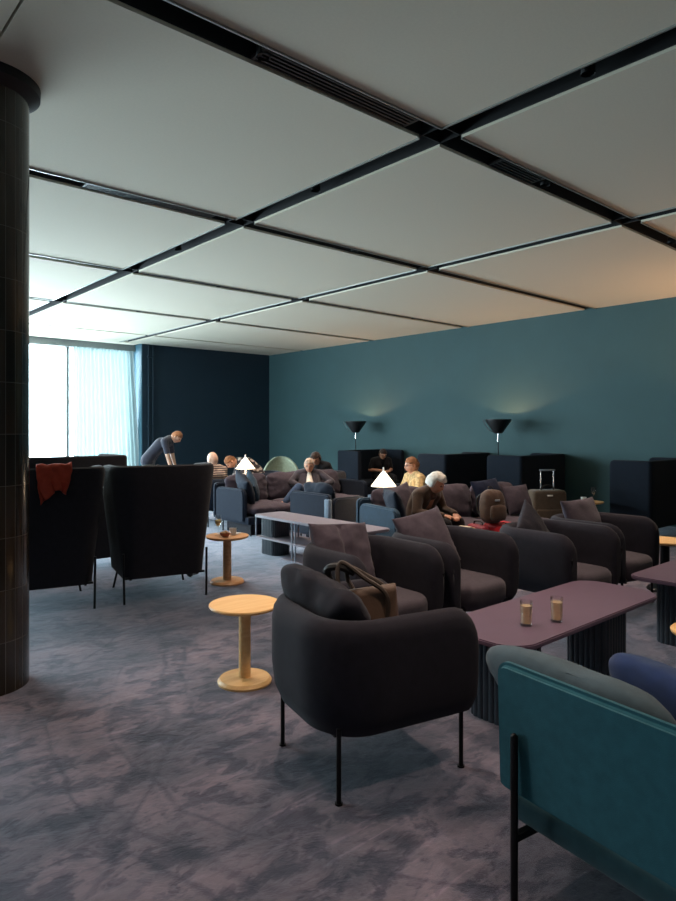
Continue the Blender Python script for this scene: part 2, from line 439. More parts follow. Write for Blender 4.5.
def tub_shell(bm, w=.77, d=.77, H=.745, t=.115):
    def prof(s, tot, u):
        dH = endround(s, tot, .13); ths = 1-endround(s, tot, .03)/.03*.55
        h = H-dH; tt = t*ths; o0 = -(t-tt)/2
        P_ = [(-.15, .245), (-.09, .25), (-.045, .275), (-.012, .35), (0, .45), (0, .56), (0, h-.09), (-.008, h-.045), (-.028, h-.014), (-.055, h),
              (-.08, h-.008), (-.10, h-.03), (-t, h-.07), (-t, .50), (-t, .36), (-.15, .28)]
        kb = min(1, min(s, tot-s)/.16); r_ = []
        for o, z in P_:
            if z < .36 and o < -.10: o = -t+(o+t)*kb
            r_.append((o0+o*ths, z+endround(s, tot, .05)*(1 if z < .34 else 0)))
        return r_
    ushell(bm, upath(w, d, .27, dense=.035), prof)
def seat_block(bm, w, d, z0, z1, r, y0=0, bulge=.015):
    out = rrect(w, d, r, 8, 0, y0)
    n = len(out); rings = []
    for ins, z in ((.10, z0), (.03, z0+.02), (.0, z0+.07), (0, z1-.05), (.006, z1-.025), (.025, z1-.006), (.06, z1), (.14, z1+bulge)):
        ring = []
        for x, y in out:
            v = Vector((x, y-y0)); L = v.length; v = v*(1-ins/L); ring.append(bm.verts.new((v.x, v.y+y0, z)))
        rings.append(ring)
    for a, b in zip(rings, rings[1:]):
        for j in range(n): bm.faces.new([a[j], a[(j+1) % n], b[(j+1) % n], b[j]])
    bm.faces.new(rings[0][::-1]); bm.faces.new(rings[-1])
def make_tub(loc, rz, label, fab='charcoal', seatm='seat', group=None):
    t = empty('tub_armchair', loc, rz, label, 'armchair', group or 'tub armchairs in the lounge')
    b = N(); tub_shell(b); obj('tub_shell', b, fab, t, 'all')
    b = N(); seat_block(b, .545, .73, .235, .43, .17, -.055); obj('seat', b, seatm, t)
    for sx in (-1, 1):
        for sy in (-1, 1):
            ly = .28 if sy > 0 else -.35
            b = N(); cyl(b, (sx*.285, ly, 0), (sx*.285, ly, .31), .0105, seg=12); lg = obj('leg', b, 'steel', t)
            b = N(); cyl(b, (sx*.285, ly, 0), (sx*.285, ly, .007), .017, seg=12); obj('foot_glide', b, 'steel', lg)
    b = N()
    for sx in (-1, 1): box(b, sx*.20-.01, sx*.20+.01, -.345, .26, .236, .252)
    box(b, -.285, .285, -.358, -.340, .262, .280); box(b, -.2, .2, .24, .26, .236, .252)
    obj('seat_frame', b, 'steel', t)
    return t

def pillow(name, loc, size, rot, m, label, group=None, seed=0, wr=.006, crease=0):
    b = N(); n = 26; w, d, h = size; top = {}; bot = {}
    for i in range(n+1):
        for j in range(n+1):
            x = math.sin((i/n-.5)*PI); y = math.sin((j/n-.5)*PI)
            X = w/2*x*(1-.055*(1-y**4)); Y = d/2*y*(1-.055*(1-x**4))
            q = max(0, (1-x*x))*max(0, (1-y*y)); T = h/2*(q**.40)
            wv = (noise.noise((x*2.2+seed, y*2.2, seed*1.7))*2.2 + noise.noise((x*6, y*6+seed, 4))*.8)*wr*min(1, q*6)
            rad = math.exp(-((1-max(abs(x), abs(y)))*7))*min(1, q*14)*math.sin((x*abs(y)-y*abs(x))*16+seed)*wr*.8
            if crease: T -= crease*math.exp(-((x+.05*math.sin(y*3))/.10)**2)*min(1, q*5)
            a = top[i, j] = b.verts.new((X, Y, T+wv+rad))
            bot[i, j] = a if i in (0, n) or j in (0, n) else b.verts.new((X, Y, -T+wv*.7-rad))
    for i in range(n):
        for j in range(n):
            b.faces.new([top[i, j], top[i+1, j], top[i+1, j+1], top[i, j+1]]); b.faces.new([bot[i, j+1], bot[i+1, j+1], bot[i+1, j], bot[i, j]])
    o = obj(name, b, m, None, 'all', loc, rot); return tag(o, label, 'pillow', 'throw pillows')

# ------------------------------------------------------------------ the room
def struct(name, bm, m, parent=None, smooth=False):
    o = obj(name, bm, m, parent, smooth)
    o['kind'] = 'structure'; return o
X0, X1, Y0, Y1 = -4.0, 10.75, -5.0, 15.12
YW = 15.6
b = N(); box(b, X0-.2, X1+.2, Y0-.2, YW+.25, -.1, 0); struct('floor', b, 'carpet')
b = N(); box(b, X0-.2, X1+.2, Y0-.2, YW+.25, 3.86, 3.96); ceil = struct('ceiling', b, 'deck')
gx = [(X0, .94), (.955, 3.51), (3.735, 6.39), (6.61, X1)]
gy = [(Y0, -2.2), (-2.0, .31), (.51, 2.91), (3.11, 5.51), (5.71, 8.2), (8.38, 10.9), (11.08, 13.58), (13.70, Y1 - .03)]
for i, (a, c) in enumerate(gx):
    for j, (e, f) in enumerate(gy):
        b = N(); box(b, a, c, e, f, 3.60, 3.66); o = struct('ceiling_panel', b, 'ceil', ceil)
b = N(); box(b, X0, 6.9, Y1-.03, YW, 3.60, 3.66); struct('ceiling_panel', b, 'ceil', ceil)
b = N()
for a, c in gx:
    for e, f in gy:
        if f > 12: continue
        for yy in (f,): box(b, a, c, yy-.008, yy+.004, 3.588, 3.603)
for a, c in gx[1:3]:
    for e, f in gy:
        box(b, c-.004, c+.008, e, f, 3.588, 3.603)
struct('ceiling_edge_trim', b, 'trim_metal', ceil)
b = N()
for xx in (3.6225, 6.5): box(b, xx-.11, xx-.10, Y0, Y1, 3.61, 3.86); box(b, xx+.10, xx+.112, Y0, Y1, 3.62, 3.86)
for yy in (-2.1, .41, 3.01, 5.61, 8.29, 10.99): box(b, X0, X1, yy-.095, yy-.085, 3.62, 3.86); box(b, X0, X1, yy+.085, yy+.095, 3.62, 3.86)
struct('ceiling_channel', b, 'channel', ceil)

b = N(); box(b, X1, X1+.2, Y0-.2, YW+.2, 0, 3.86); struct('wall_right', b, 'wall_teal')
b = N(); box(b, 6.98, X1, Y1, YW+.2, 0, 3.86); struct('wall_back', b, 'wall_navy')
b = N(); box(b, 6.955, 6.98, Y1, YW, 0, 3.6); struct('trim_1', b, 'reveal')
b = N(); box(b, X0-.2, X1+.2, Y0-.2, Y0, 0, 3.86); struct('wall_front', b, 'wall_white')
b = N()   # left wall with a broad opening
box(b, X0-.2, X0, Y0, 11.0, 0, 3.86); box(b, X0-.2, X0, 14.8, YW+.2, 0, 3.86); box(b, X0-.2, X0, 11.0, 14.8, 3.5, 3.86); box(b, X0-.2, X0, 11.0, 14.8, 0, .25)
struct('wall_left', b, 'wall_white')
b = N(); box(b, X0, 6.98, YW, YW+.2, 3.5, 3.86); box(b, X0, 6.98, YW, YW+.2, 0, .2)
box(b, X0-.2, X0, YW, YW+.2, 0, 3.86); struct('wall_window_side', b, 'frame')
# windows
def window(name, along, c, a0, a1, z0, z1, ms):
    b = N()
    def bar(p, q, za, zb, t=.05):
        if along == 'x': box(b, p, q, c-.02, c+t, za, zb)
        else: box(b, c-t, c+.02, p, q, za, zb)
    bar(a0, a1, z0, z0+.06); bar(a0, a1, z1-.07, z1)
    for m_ in ms: bar(m_-.035, m_+.035, z0, z1, .09)
    w = struct(name, b, 'frame')
    b = N()
    if along == 'x': box(b, a0, a1, c+.03, c+.036, z0, z1)
    else: box(b, c-.036, c-.03, a0, a1, z0, z1)
    struct('window_pane', b, 'pane', w)
window('window_1', 'x', YW, X0, 6.95, .2, 3.5, [-3.95, -1.6, .75, 3.0, 5.36, 6.9])
window('window_2', 'y', X0, 11.0, 14.8, .25, 3.5, [11.05, 12.9, 14.75])
b = N(); box(b, X0, 6.95, YW-.12, YW-.02, 3.44, 3.6); struct('trim_2', b, 'frame')   # curtain rail box
# curtain: sheer folds hanging in front of the right pane
b = N(); n = 150; rows = 14
vs = []
for r_ in range(rows+1):
    z = 3.44*(1-r_/rows)+.03*(r_/rows); fl = (r_/rows)
    row = []
    for k in range(n+1):
        u = k/n; x = 5.42+u*(1.43+.18*fl); ph = u*2*PI*15
        y = 15.38+.045*math.sin(ph)+.02*math.sin(ph*.37+1)-.08*fl*u
        row.append(b.verts.new((x, y, z)))
    vs.append(row)
for r_ in range(rows):
    for k in range(n): b.faces.new([vs[r_][k], vs[r_][k+1], vs[r_+1][k+1], vs[r_+1][k]])
tag(obj('sheer_curtain', b, 'sheer', None, 'all'), 'white sheer curtain in vertical folds over the right window pane', 'curtain')
# pipes on the far wall
b = N()
for x in (7.12, 7.24):
    cyl(b, (x, Y1-.035, .0), (x, Y1-.035, 3.6), .016, seg=10)
for z in (.6, 1.6, 2.6, 3.3): box(b, 7.09, 7.27, Y1-.05, Y1, z-.02, z+.02)
tag(obj('wall_pipe', b, 'wall_navy'), 'pair of slim vertical pipes painted navy on the far wall beside the window', 'pipe')
# skirting
b = N(); box(b, X1-.015, X1, Y0, Y1, 0, .08); struct('baseboard_right', b, 'wall_teal')
b = N(); box(b, 6.98, X1-.015, Y1-.015, Y1, 0, .08); struct('baseboard_back', b, 'wall_navy')

# column with glazed tiles
CC = (.997, 4.335); CR = .25
b = N(); seg = 64; uvl = b.loops.layers.uv.new('UVMap')
ra = [b.verts.new((CC[0]+CR*math.cos(2*PI*k/seg), CC[1]+CR*math.sin(2*PI*k/seg), 0)) for k in range(seg)]
rb = [b.verts.new((CC[0]+CR*math.cos(2*PI*k/seg), CC[1]+CR*math.sin(2*PI*k/seg), 3.6)) for k in range(seg)]
for k in range(seg):
    f = b.faces.new([ra[k], ra[(k+1) % seg], rb[(k+1) % seg], rb[k]])
    for lp, (u, v) in zip(f.loops, ((k, 0), (k+1, 0), (k+1, 3.6), (k, 3.6))): lp[uvl].uv = (u/seg*2*PI*CR, v)
colm = struct('column', b, 'tile', None, 'all')
b = N(); lathe(b, [(CR, 3.50), (.312, 3.545), (.314, 3.60), (CR, 3.60)], (*CC, 0), 64); struct('column_collar', b, 'shade_black', colm, True)

# ceiling vents in the channels
def vent(x0, x1, y, label):
    t = empty('ceiling_vent', ((x0+x1)/2, y, 3.61), 0, label, 'vent', 'ceiling vents')
    L = (x1-x0)/2
    b = N(); box(b, -L, L, -.08, -.07, 0, .02); box(b, -L, L, .07, .08, 0, .02); box(b, -L, -L+.02, -.08, .08, 0, .02); box(b, L-.02, L, -.08, .08, 0, .02); obj('vent_frame', b, 'vent', t)
    for k in range(4):
        yy = -.048+k*.032
        b = N(); box(b, -L+.02, L-.02, yy-.007, yy+.007, .0, .022); obj('slat', b, 'vent', t)
M['vent'] = mat('vent metal', (.055, .05, .048, 1), .3, .6)
vent(2.07, 3.33, 3.01, 'slatted dark vent in the nearest ceiling channel, left of the crossing')
vent(2.07, 3.33, 5.61, 'bright slatted vent in the second ceiling channel beside the column')
vent(4.3, 4.9, 3.01, 'short dark vent in the nearest ceiling channel, right of the crossing')

# ------------------------------------------------------------------ lights
def spot(x, y, power, size=70, tgt=None, warm=(1, .77, .62), rad=.05, real=True):
    l = bpy.data.lights.new('downlight_beam', 'SPOT'); l.energy = power; l.spot_size = R(size); l.spot_blend = .6
    l.color = warm; l.shadow_soft_size = rad
    o = bpy.data.objects.new('downlight_beam', l); COL.objects.link(o); o.location = (x, y, 3.57)
    d = Vector(tgt or (x, y, 0))-Vector((x, y, 3.57)); o.rotation_euler = d.to_track_quat('-Z', 'Y').to_euler()
    return o
spots = [
    (2.1, 3.01, 60, (2.1, 2.5, 0)), (3.62, 1.9, 60, (3.5, 2.0, 0)), (3.62, 4.4, 60, (3.3, 3.9, 0)), (3.62, 6.9, 75, (3.5, 5.7, 0)),
    (5.0, 3.01, 60, (5.2, 2.6, 0)), (5.2, 5.61, 75, (5.6, 4.9, 0)), (6.5, 4.6, 60, (6.3, 4.3, 0)), (6.5, 7.0, 75, (6.5, 6.4, 0)),
    (6.5, 8.9, 85, (6.5, 8.2, 0)), (5.0, 8.29, 75, (5.4, 8.6, 0)), (1.0, 3.01, 40, (.9, 2.4, 0)), (2.0, .41, 50, (2.2, .6, 0)), (7.6, 3.01, 60, (7.3, 2.5, 0)),
    (7.6, 8.29, 60, (7.8, 8.8, 0)), (9.2, 8.29, 55, (9.4, 8.7, 0)), (5.0, 10.99, 60, (5.7, 11.6, 0))]
for i, (x, y, p, t_) in enumerate(spots):
    o = spot(x, y, p*1.85, 80, t_)
    b = N(); cyl(b, (0, 0, 0), (0, 0, .09), .04, seg=16, caps=False); cyl(b, (0, 0, .09), (0, 0, .25), .012, seg=8)
    can = obj('downlight_can', b, 'channel', None, True, (x, y, 3.60))
    side = 'in the ceiling channel above ' + ['the near armchair', 'the glass table', 'the paired armchairs', 'the table with the wine glass', 'the right hand armchairs', 'the white haired woman',
        'the brown backpack', 'the man in yellow', 'the man in the grey suit', 'the bald man', 'the open carpet by the column', 'the teal sofa', 'the far right round table',
        'the pale green chair', 'the high backed booths', 'the bending man'][i]
    tag(can, 'small black downlight can ' + side, 'ceiling light', 'downlights in the ceiling channels')
    o.parent = can; o.location = (0, 0, -.01)

# daylight: the sky outside, sampled through portals in the window openings
w = bpy.data.worlds.new('daylight'); S.world = w; w.use_nodes = True
nt = w.node_tree; bg = nt.nodes['Background']
bg.inputs['Color'].default_value = (.74, .88, 1.0, 1); bg.inputs['Strength'].default_value = 22
def portal(loc, rot, sx, sy):
    l = bpy.data.lights.new('window_daylight', 'AREA'); l.shape = 'RECTANGLE'; l.size = sx; l.size_y = sy; l.cycles.is_portal = True
    o = bpy.data.objects.new('window_daylight', l); COL.objects.link(o); o.location = loc; o.rotation_euler = rot
portal((1.48, YW+.15, 1.85), (R(-90), 0, 0), 10.9, 3.3)
portal((X0-.15, 12.9, 1.87), (0, R(-90), 0), 3.25, 3.8)

# ------------------------------------------------------------------ near furniture
A = -PI/2+0   # helper
def pedestal_table(name, cx, cy, w, d, zt, label, corner, peds, top='table_top', ped_size=(.34, .26)):
    t = empty(name, (cx, cy, 0), 0, label, 'coffee table', 'mauve coffee tables')
    b = N(); prism(b, rrect(w, d, corner, 8), zt-.028, zt, .006); obj('tabletop', b, top, t)
    for px, py in peds:
        b = N(); prism(b, fluted(ped_size[0], ped_size[1], .07), 0, zt-.028); o = obj('fluted_pedestal', b, 'flute', t); o.location = (px, py, 0)
    return t
pedestal_table('coffee_table', 3.55, 2.06, 1.66, .57, .47, 'mauve coffee table carrying two glasses beside the near armchair', .16, [(-.52, .0), (.48, -.0)])
pedestal_table('coffee_table', 5.55, 1.90, 1.66, .57, .47, 'mauve coffee table cut by the right edge of the photo', .10, [(-.55, 0), (.5, 0)])
# shelf table
t = empty('shelf_table', (4.76, 5.76, 0), 0, 'long low table with an open lower shelf between the armchairs and the sofa', 'coffee table')
b = N(); prism(b, rrect(.46, 1.95, .09, 8), .455, .485, .006); obj('tabletop', b, 'table_pale', t)
b = N(); prism(b, rrect(.42, 1.5, .05, 6, 0, .2), .20, .222, .004); obj('shelf', b, 'table_pale', t)
b = N(); prism(b, rrect(.40, .8, .03, 6, 0, .05), .0, .018, .004); obj('base_plate', b, 'table_pale', t)
for yy in (.80, -.70):
    b = N(); prism(b, fluted(.26, .30, .07, .03, .007), 0, .455); o = obj('fluted_pedestal', b, 'flute', t); o.location = (.0, yy, 0)
for x, y in ((-.2, .93), (-.19, .22), (-.19, .16), (.14, .30), (.16, .55)):
    b = N(); cyl(b, (x, y, 0 if abs(y) < .5 else .22), (x, y, .46), .011, seg=10); obj('rod', b, 'rod', t)

def side_table(loc, r, h, label, m='oak', foot=.72, stem=.042, seg=48, base=None):
    t = empty('round_side_table', loc, 0, label, 'side table', 'round side tables')
    b = N(); lathe(b, [(0, h-.028), (r-.03, h-.028), (r-.006, h-.018), (r, h-.008), (r-.003, h), (0, h)], seg=seg); obj('tabletop', b, m, t)
    b = N(); lathe(b, [(stem, .03), (stem, h-.028)], seg=32); obj('stem', b, base or m, t)
    fr = r*foot
    b = N(); lathe(b, [(0, 0), (fr, 0), (fr+.002, .012), (fr-.012, .03), (0, .034)], seg=seg); obj('foot', b, base or m, t)
    return t
side_table((2.2, 3.35, 0), .215, .475, 'empty pale oak round table left of the near armchair', foot=.75, stem=.036)
side_table((3.49, 5.63, 0), .215, .47, 'round oak table with wine glass and snack bowl beside the black wing chair', 'oak2', .78)
side_table((6.46, 2.62, 0), .22, .475, 'round oak table on a dark stem, at the right edge beyond the second coffee table', 'oak', base='steel')
side_table((9.07, 4.74, 0), .2, .475, 'round table behind the right armchairs with cup and flower glass', 'oak')
side_table((5.45, 4.26, 0), .16, .50, 'small round table right in front of the white haired woman', 'oak')
# splayed leg oak stool
t = empty('wooden_stool', (3.80, 1.31, 0), 0, 'small round pale stool on splayed dark wooden legs, at the right edge', 'stool')
b = N(); lathe(b, [(0, .415), (.15, .415), (.185, .43), (.19, .445), (.18, .455), (0, .455)], seg=40); obj('seat', b, 'oak', t)
for k in range(3):
    a = R(170+120*k)
    b = N(); cyl(b, (.22*math.cos(a), .22*math.sin(a), 0), (.12*math.cos(a), .12*math.sin(a), .42), .012, .018, 12); obj('leg', b, 'brown_wood', t)

# near armchair and the rows of armchairs
make_tub((2.105, 2.215, 0), R(90-13), 'dark tub armchair seen from behind with a tote bag and pillow in it')
make_tub((3.11, 3.24, 0), R(-4), 'charcoal tub armchair directly behind the near armchair, with folded pillow')
make_tub((3.91, 3.18, 0), R(-3), 'charcoal tub armchair in front of the white haired woman')
make_tub((4.84, 2.84, 0), R(-2), 'charcoal tub armchair beyond the coffee table in front of the red suitcase')
make_tub((5.63, 2.86, 0), R(0), 'charcoal tub armchair furthest right, in front of the dark booths')
def puff(loc, s, lean, rz, m, label, seed, roll=0, a=4.2, b_=2.1, wr=.003):
    e = (Matrix.Rotation(rz, 3, 'Z') @ Matrix.Rotation(R(90)-lean, 3, 'X') @ Matrix.Rotation(roll, 3, 'Z')).to_euler()
    b = N(); cushion(b, s[0], s[1], s[2], a, b_, 16, wr, .05, seed)
    return tag(obj('throw_pillow', b, m, None, 'all', loc, e), label, 'pillow', 'throw pillows')
def pil(loc, s, lean, rz, m, label, seed, roll=0, wr=.006, crease=0):
    # stands on edge: local x width, local y becomes height
    e = (Matrix.Rotation(rz, 3, 'Z') @ Matrix.Rotation(R(90)-lean, 3, 'X') @ Matrix.Rotation(roll, 3, 'Z')).to_euler()
    return pillow('throw_pillow', loc, s, e, m, label, None, seed, wr, crease)
puff((1.975, 2.30, .66), (.60, .44, .24), R(26), R(90-6), 'charcoal', 'dark grey pillow slumped in the near armchair behind the tote bag', 1, R(8), 4.6, 2.0, .008)
pil((3.06, 3.42, .66), (.50, .44, .17), R(22), R(-4), 'mauve', 'brownish pillow with a centre crease in the armchair behind the near one', 2, R(-4), .010, .05)
pil((3.88, 3.36, .67), (.50, .46, .16), R(26), R(-8), 'mauve', 'brownish pillow leaning in the armchair in front of the white haired woman', 3, R(8))
pil((4.82, 3.00, .67), (.42, .42, .15), R(24), R(10), 'charcoal', 'dark pillow with a raised corner in the armchair by the red suitcase', 4, R(30))
pil((5.70, 3.03, .675), (.58, .44, .15), R(20), R(0), 'mauve', 'squared brownish pillow in the armchair furthest right', 5)

# tote bag on the near armchair
t = empty('tote_bag', (2.175, 2.23, .445), R(-50), 'taupe leather tote bag with dark looped straps standing in the near armchair', 'bag')
b = N()
rings = []
for z, w_, d_ in ((0, .26, .13), (.03, .28, .14), (.12, .27, .12), (.22, .25, .08), (.30, .24, .045), (.335, .235, .03)):
    o_ = rrect(w_, d_, min(d_, w_)*.35, 6); rings.append([b.verts.new((x+.01*noise.noise((x*9, y*9, z*9)), y+.015*noise.noise((x*12, z*12, 3)), z+.02*math.sin(x*14))) for x, y in o_])
for p, q in zip(rings, rings[1:]):
    for k in range(len(p)): b.faces.new([p[k], p[(k+1) % len(p)], q[(k+1) % len(p)], q[k]])
b.faces.new(rings[0][::-1])
b.faces.new(rings[-1])
obj('bag_body', b, 'taupe', t, 'all')
for s_, ex in ((1, 0), (-1, .03)):
    b = N(); tube(b, bez([(-.08, .035*s_, .16), (-.085, .04*s_, .29), (-.12-ex, .05*s_, .36), (-.11-ex, .02*s_, .42+ex), (-.03, .03*s_, .385), (.075, .04*s_, .31), (.08, .035*s_, .17)]), .012, 8); obj('strap', b, 'bagstrap', t)
b = N(); tube(b, bez([(-.12, 0, .28), (-.19, .02, .34), (-.21, 0, .41), (-.15, -.02, .43), (-.08, 0, .40)]), .018, 8); obj('scarf', b, 'strap', t)
b = N(); box(b, -.06, .06, .05, .058, .17, .21, .004, mx=None); obj('flap', b, 'leather_br', t)

# glasses on the coffee table
def tumbler(loc, label):
    t = empty('drinking_glass', loc, 0, label, 'glass', 'tumblers on the coffee table')
    b = N(); lathe(b, [(0, 0), (.029, 0), (.031, .004), (.034, .134), (.0325, .134), (.0292, .014), (0, .012)], seg=28); obj('glass_wall', b, 'glass', t)
    b = N(); lathe(b, [(0, .0125), (.0285, .0145), (.0310, .108), (0, .108)], seg=28); obj('drink', b, 'drink', t)
M['drink'] = mat('amber drink', (.95, .74, .46, 1), .1); M['drink'].node_tree.nodes['Principled BSDF'].inputs['Transmission Weight'].default_value = .6
M['drink'].node_tree.nodes['Principled BSDF'].inputs['IOR'].default_value = 1.2
tumbler((3.1, 1.98, 0.47), 'left of the two tall tumblers of amber drink, nearer the armchair')
tumbler((3.29, 1.91, 0.47), 'right of the two tall tumblers of amber drink, nearer the table middle')

# teal sofa, lower right: back panel seen from behind
t = empty('teal_sofa', (2.15, .20, 0), R(82), 'teal sofa seen from behind in the lower right corner', 'sofa')
# local frame: x along the sofa (world +Y), y backwards (world -X), front -y
def panel(bm, x0, x1, y0, y1, z0, z1, r, lean=0):
    """upright slab in the x-z plane with rounded upper corners"""
    out = []
    for x, z, a0 in ((x1-r, z1-r, 0), (x0+r, z1-r, 90), (x0+r*.5, z0+r*.5, 180), (x1-r*.5, z0+r*.5, 270)):
        rr = r if z > (z0+z1)/2 else r*.5
        for k in range(7): a = R(a0+15*k); out.append((x+rr*math.cos(a), z+rr*math.sin(a)))
    tt = N(); vs = [tt.verts.new((x, y0, z)) for x, z in out]; f = tt.faces.new(vs)
    e = bmesh.ops.extrude_face_region(tt, geom=[f]); nv = [v for v in e['geom'] if isinstance(v, bmesh.types.BMVert)]
    bmesh.ops.translate(tt, vec=(0, y1-y0, 0), verts=nv)
    ed = [q for q in tt.edges if abs(q.verts[0].co.y-q.verts[1].co.y) < 1e-6]
    bmesh.ops.bevel(tt, geom=ed, offset=min(.018, (y1-y0)*.35), segments=3, affect='EDGES')
    for v in tt.verts: v.co.y += lean*(v.co.z-z0)
    merge(bm, tt)
b = N(); panel(b, -1.3, 1.05, .395, .44, .33, .757, .05, .03); obj('back_panel', b, 'teal', t)
b = N(); box(b, -1.3, 1.03, -.42, .40, .215, .315, .03, 3); obj('seat_base', b, 'teal_dk', t)
for x0, x1, s_ in ((-1.3, -.16, 1), (-.15, .99, 2)):
    b = N(); cushion(b, x1-x0, .72, .17, 8, 3, 14, .004, 0, s_, Matrix.Translation(((x0+x1)/2, -.04, .385))); obj('seat_cushion', b, 'teal_dk', t, 'all')
for sx in (.955, -1.15):
    b = N(); cyl(b, (sx, .462, 0), (sx, .462, .535), .0125, seg=14); sph(b, (sx, .462, .535), .0125, seg=12); box(b, sx-.012, sx+.012, .30, .462, .20, .222); obj('leg', b, 'steel', t)
    b = N(); cyl(b, (sx, -.36, 0), (sx, -.36, .22), .0125, seg=14); obj('leg', b, 'steel', t)
b = N(); box(b, -1.15, .93, .28, .31, .195, .215); box(b, -1.15, .93, -.37, -.35, .195, .215); obj('frame_rail', b, 'steel', t)
puff((2.05, 1.09, .575), (.74, .42, .24), R(33), R(80), 'slate', 'large blue grey cushion spilling over the back of the teal sofa', 6)
puff((2.36, .84, .535), (.62, .46, .25), R(40), R(66), 'velvet', 'blue velvet cushion on the teal sofa, right of the grey one', 7)

# ------------------------------------------------------------------ wing chairs, left
def wing_chair(loc, rz, label):
    t = empty('wing_armchair', loc, rz, label, 'armchair', 'black wing armchairs')
    w, d, H = .72, .66, 1.21
    def prof(s, tot, u):
        e = min(s, tot-s)
        front = min(1, e/.42)
        dH = endround(s, tot, .10)
        h = H-dH-(1-front)*.03
        th = .075
        def fl(z): return .115*max(0, (z-.24)/(1.21-.24))
        zs = [.205, .34, .5, .7, .9, h-.05]
        outer = [(fl(z), z) for z in zs]+[(fl(h)-.012, h-.012), (fl(h)-.035, h)]
        inner = [(fl(h)-.063, h-.012)]+[(fl(z)-th, z) for z in zs[::-1]]
        return outer+inner
    b = N(); ushell(b, upath(w, d, .10, dense=.05), prof); obj('wing_back', b, 'black_fab', t)
    b = N(); box(b, -.31, .31, -.38, .28, .20, .30, .03, 3); obj('seat_base', b, 'black_fab', t)
    b = N(); cushion(b, .58, .68, .16, 8, 3, 12, .003, 0, 1, Matrix.Translation((0, -.06, .37))); obj('seat_cushion', b, 'black_fab', t, 'all')
    for sx in (-1, 1):
        b = N(); cyl(b, (sx*.365, .36, 0), (sx*.372, .345, .44), .0105, seg=12); obj('leg', b, 'steel', t)
        b = N(); cyl(b, (sx*.34, -.34, 0), (sx*.30, -.30, .21), .0105, seg=12); obj('leg', b, 'steel', t)
    b = N(); box(b, -.36, .36, .30, .32, .205, .222); box(b, -.31, -.29, -.3, .3, .19, .205); box(b, .29, .31, -.3, .3, .19, .205); obj('seat_frame', b, 'steel', t)
    return t
FZ = R(180-13)
wc = wing_chair((2.81, 5.77, 0), FZ, 'black wing armchair seen from behind, the one nearer the oak table')
dup(wc, (1.86, 5.99, 0), FZ, 'black wing armchair with the red jacket over its back, beside the column')
# red jacket draped over the wing chair back
b = N(); nu, nv = 26, 30; g = []
for i in range(nu+1):
    row = []
    for j in range(nv+1):
        u = i/nu; v = j/nv
        x = (u-.5)*(.24+.05*math.sin(v*4))
        s_ = v*.42 - .10 - .10*(math.sin(u*PI*1.2+.4)-.5)*(v > .3)*(v-.3)
        # s_: arc length over the top edge; negative = hanging inside the chair
        th = .055
        if s_ < 0: y, z = -.062, s_
        elif s_ < th: y, z = -.062+s_*1.6, .014*math.sin(s_/th*PI)+.012
        else: y, z = .026+.012*math.sin(u*17+v*3)-(s_-th)*.115, .008-(s_-th)*.86
        y += .022*abs(math.sin(u*9+v*5))*min(1, max(0, (s_-.03)*6))
        z += .018*noise.noise((u*5, v*5, 2))
        x += .015*noise.noise((u*4, v*6, 7))+(.06*max(0, s_-.2) if u > .5 else .02)
        row.append(b.verts.new((x, y, z)))
    g.append(row)
for i in range(nu):
    for j in range(nv): b.faces.new([g[i][j], g[i+1][j], g[i+1][j+1], g[i][j+1]])
ja = obj('draped_jacket', b, 'red_cloth', None, 'all'); sm = ja.modifiers.new('thick', 'SOLIDIFY'); sm.thickness = .008
ja.location = Vector((1.86, 5.99, 0)) + Matrix.Rotation(FZ, 3, 'Z') @ Vector((-.05, .437, 1.216)); ja.rotation_euler = (0, 0, FZ)
tag(ja, 'red jacket hung over the back of the left black wing chair', 'jacket')

# ------------------------------------------------------------------ high backed booths
def booth(cx, yb, w, d, H, label, m='booth', rz=PI):
    t = empty('booth_sofa', (cx, yb-d/2, 0), rz, label, 'booth', 'dark high backed booths')
    th = .09
    def prof(s, tot, u):
        dH = endround(s, tot, .05); h = H-dH
        return [(0, .12), (0, .5), (0, h-.03), (-.01, h-.008), (-.03, h), (-th+.03, h), (-th+.01, h-.008), (-th, h-.03), (-th, .5), (-th, .12)]
    b = N(); ushell(b, upath(w, d, .06, dense=.12), prof); obj('high_back', b, m, t)
    b = N(); box(b, -w/2+th, w/2-th, -d/2+.02, d/2-th, .14, .30, .015, 2); obj('seat_base', b, m, t)
    b = N(); cushion(b, w-2*th, d-th-.01, .15, 9, 3.5, 12, .002, 0, 1, Matrix.Translation((0, -th/2, .365))); obj('seat_cushion', b, m, t, 'all')
    for sx in (-1, 1):
        for sy in (-1, 1):
            b = N(); cyl(b, (sx*(w/2-.08), sy*(d/2-.06), 0), (sx*(w/2-.08), sy*(d/2-.06), .15), .012, seg=8); obj('leg', b, 'steel', t)
    return t
booth(10.02, 10.62, 1.40, .68, 1.07, 'dark booth furthest along the teal wall, with a man sitting in it', 'booth', 0)
booth(10.02, 8.30, 1.40, .68, 1.07, 'dark booth behind the man in yellow, second from the far corner')
booth(10.02, 6.72, 1.40, .68, 1.09, 'dark booth behind the brown suitcase, in front of the right floor lamp')
booth(10.02, 4.56, 1.40, .60, 1.08, 'dark booth at the right edge of the photo, beyond the last armchair')
booth(2.22, 7.75, 1.75, .70, 1.24, 'long low dark sofa back showing behind the wing chairs', 'black_fab')

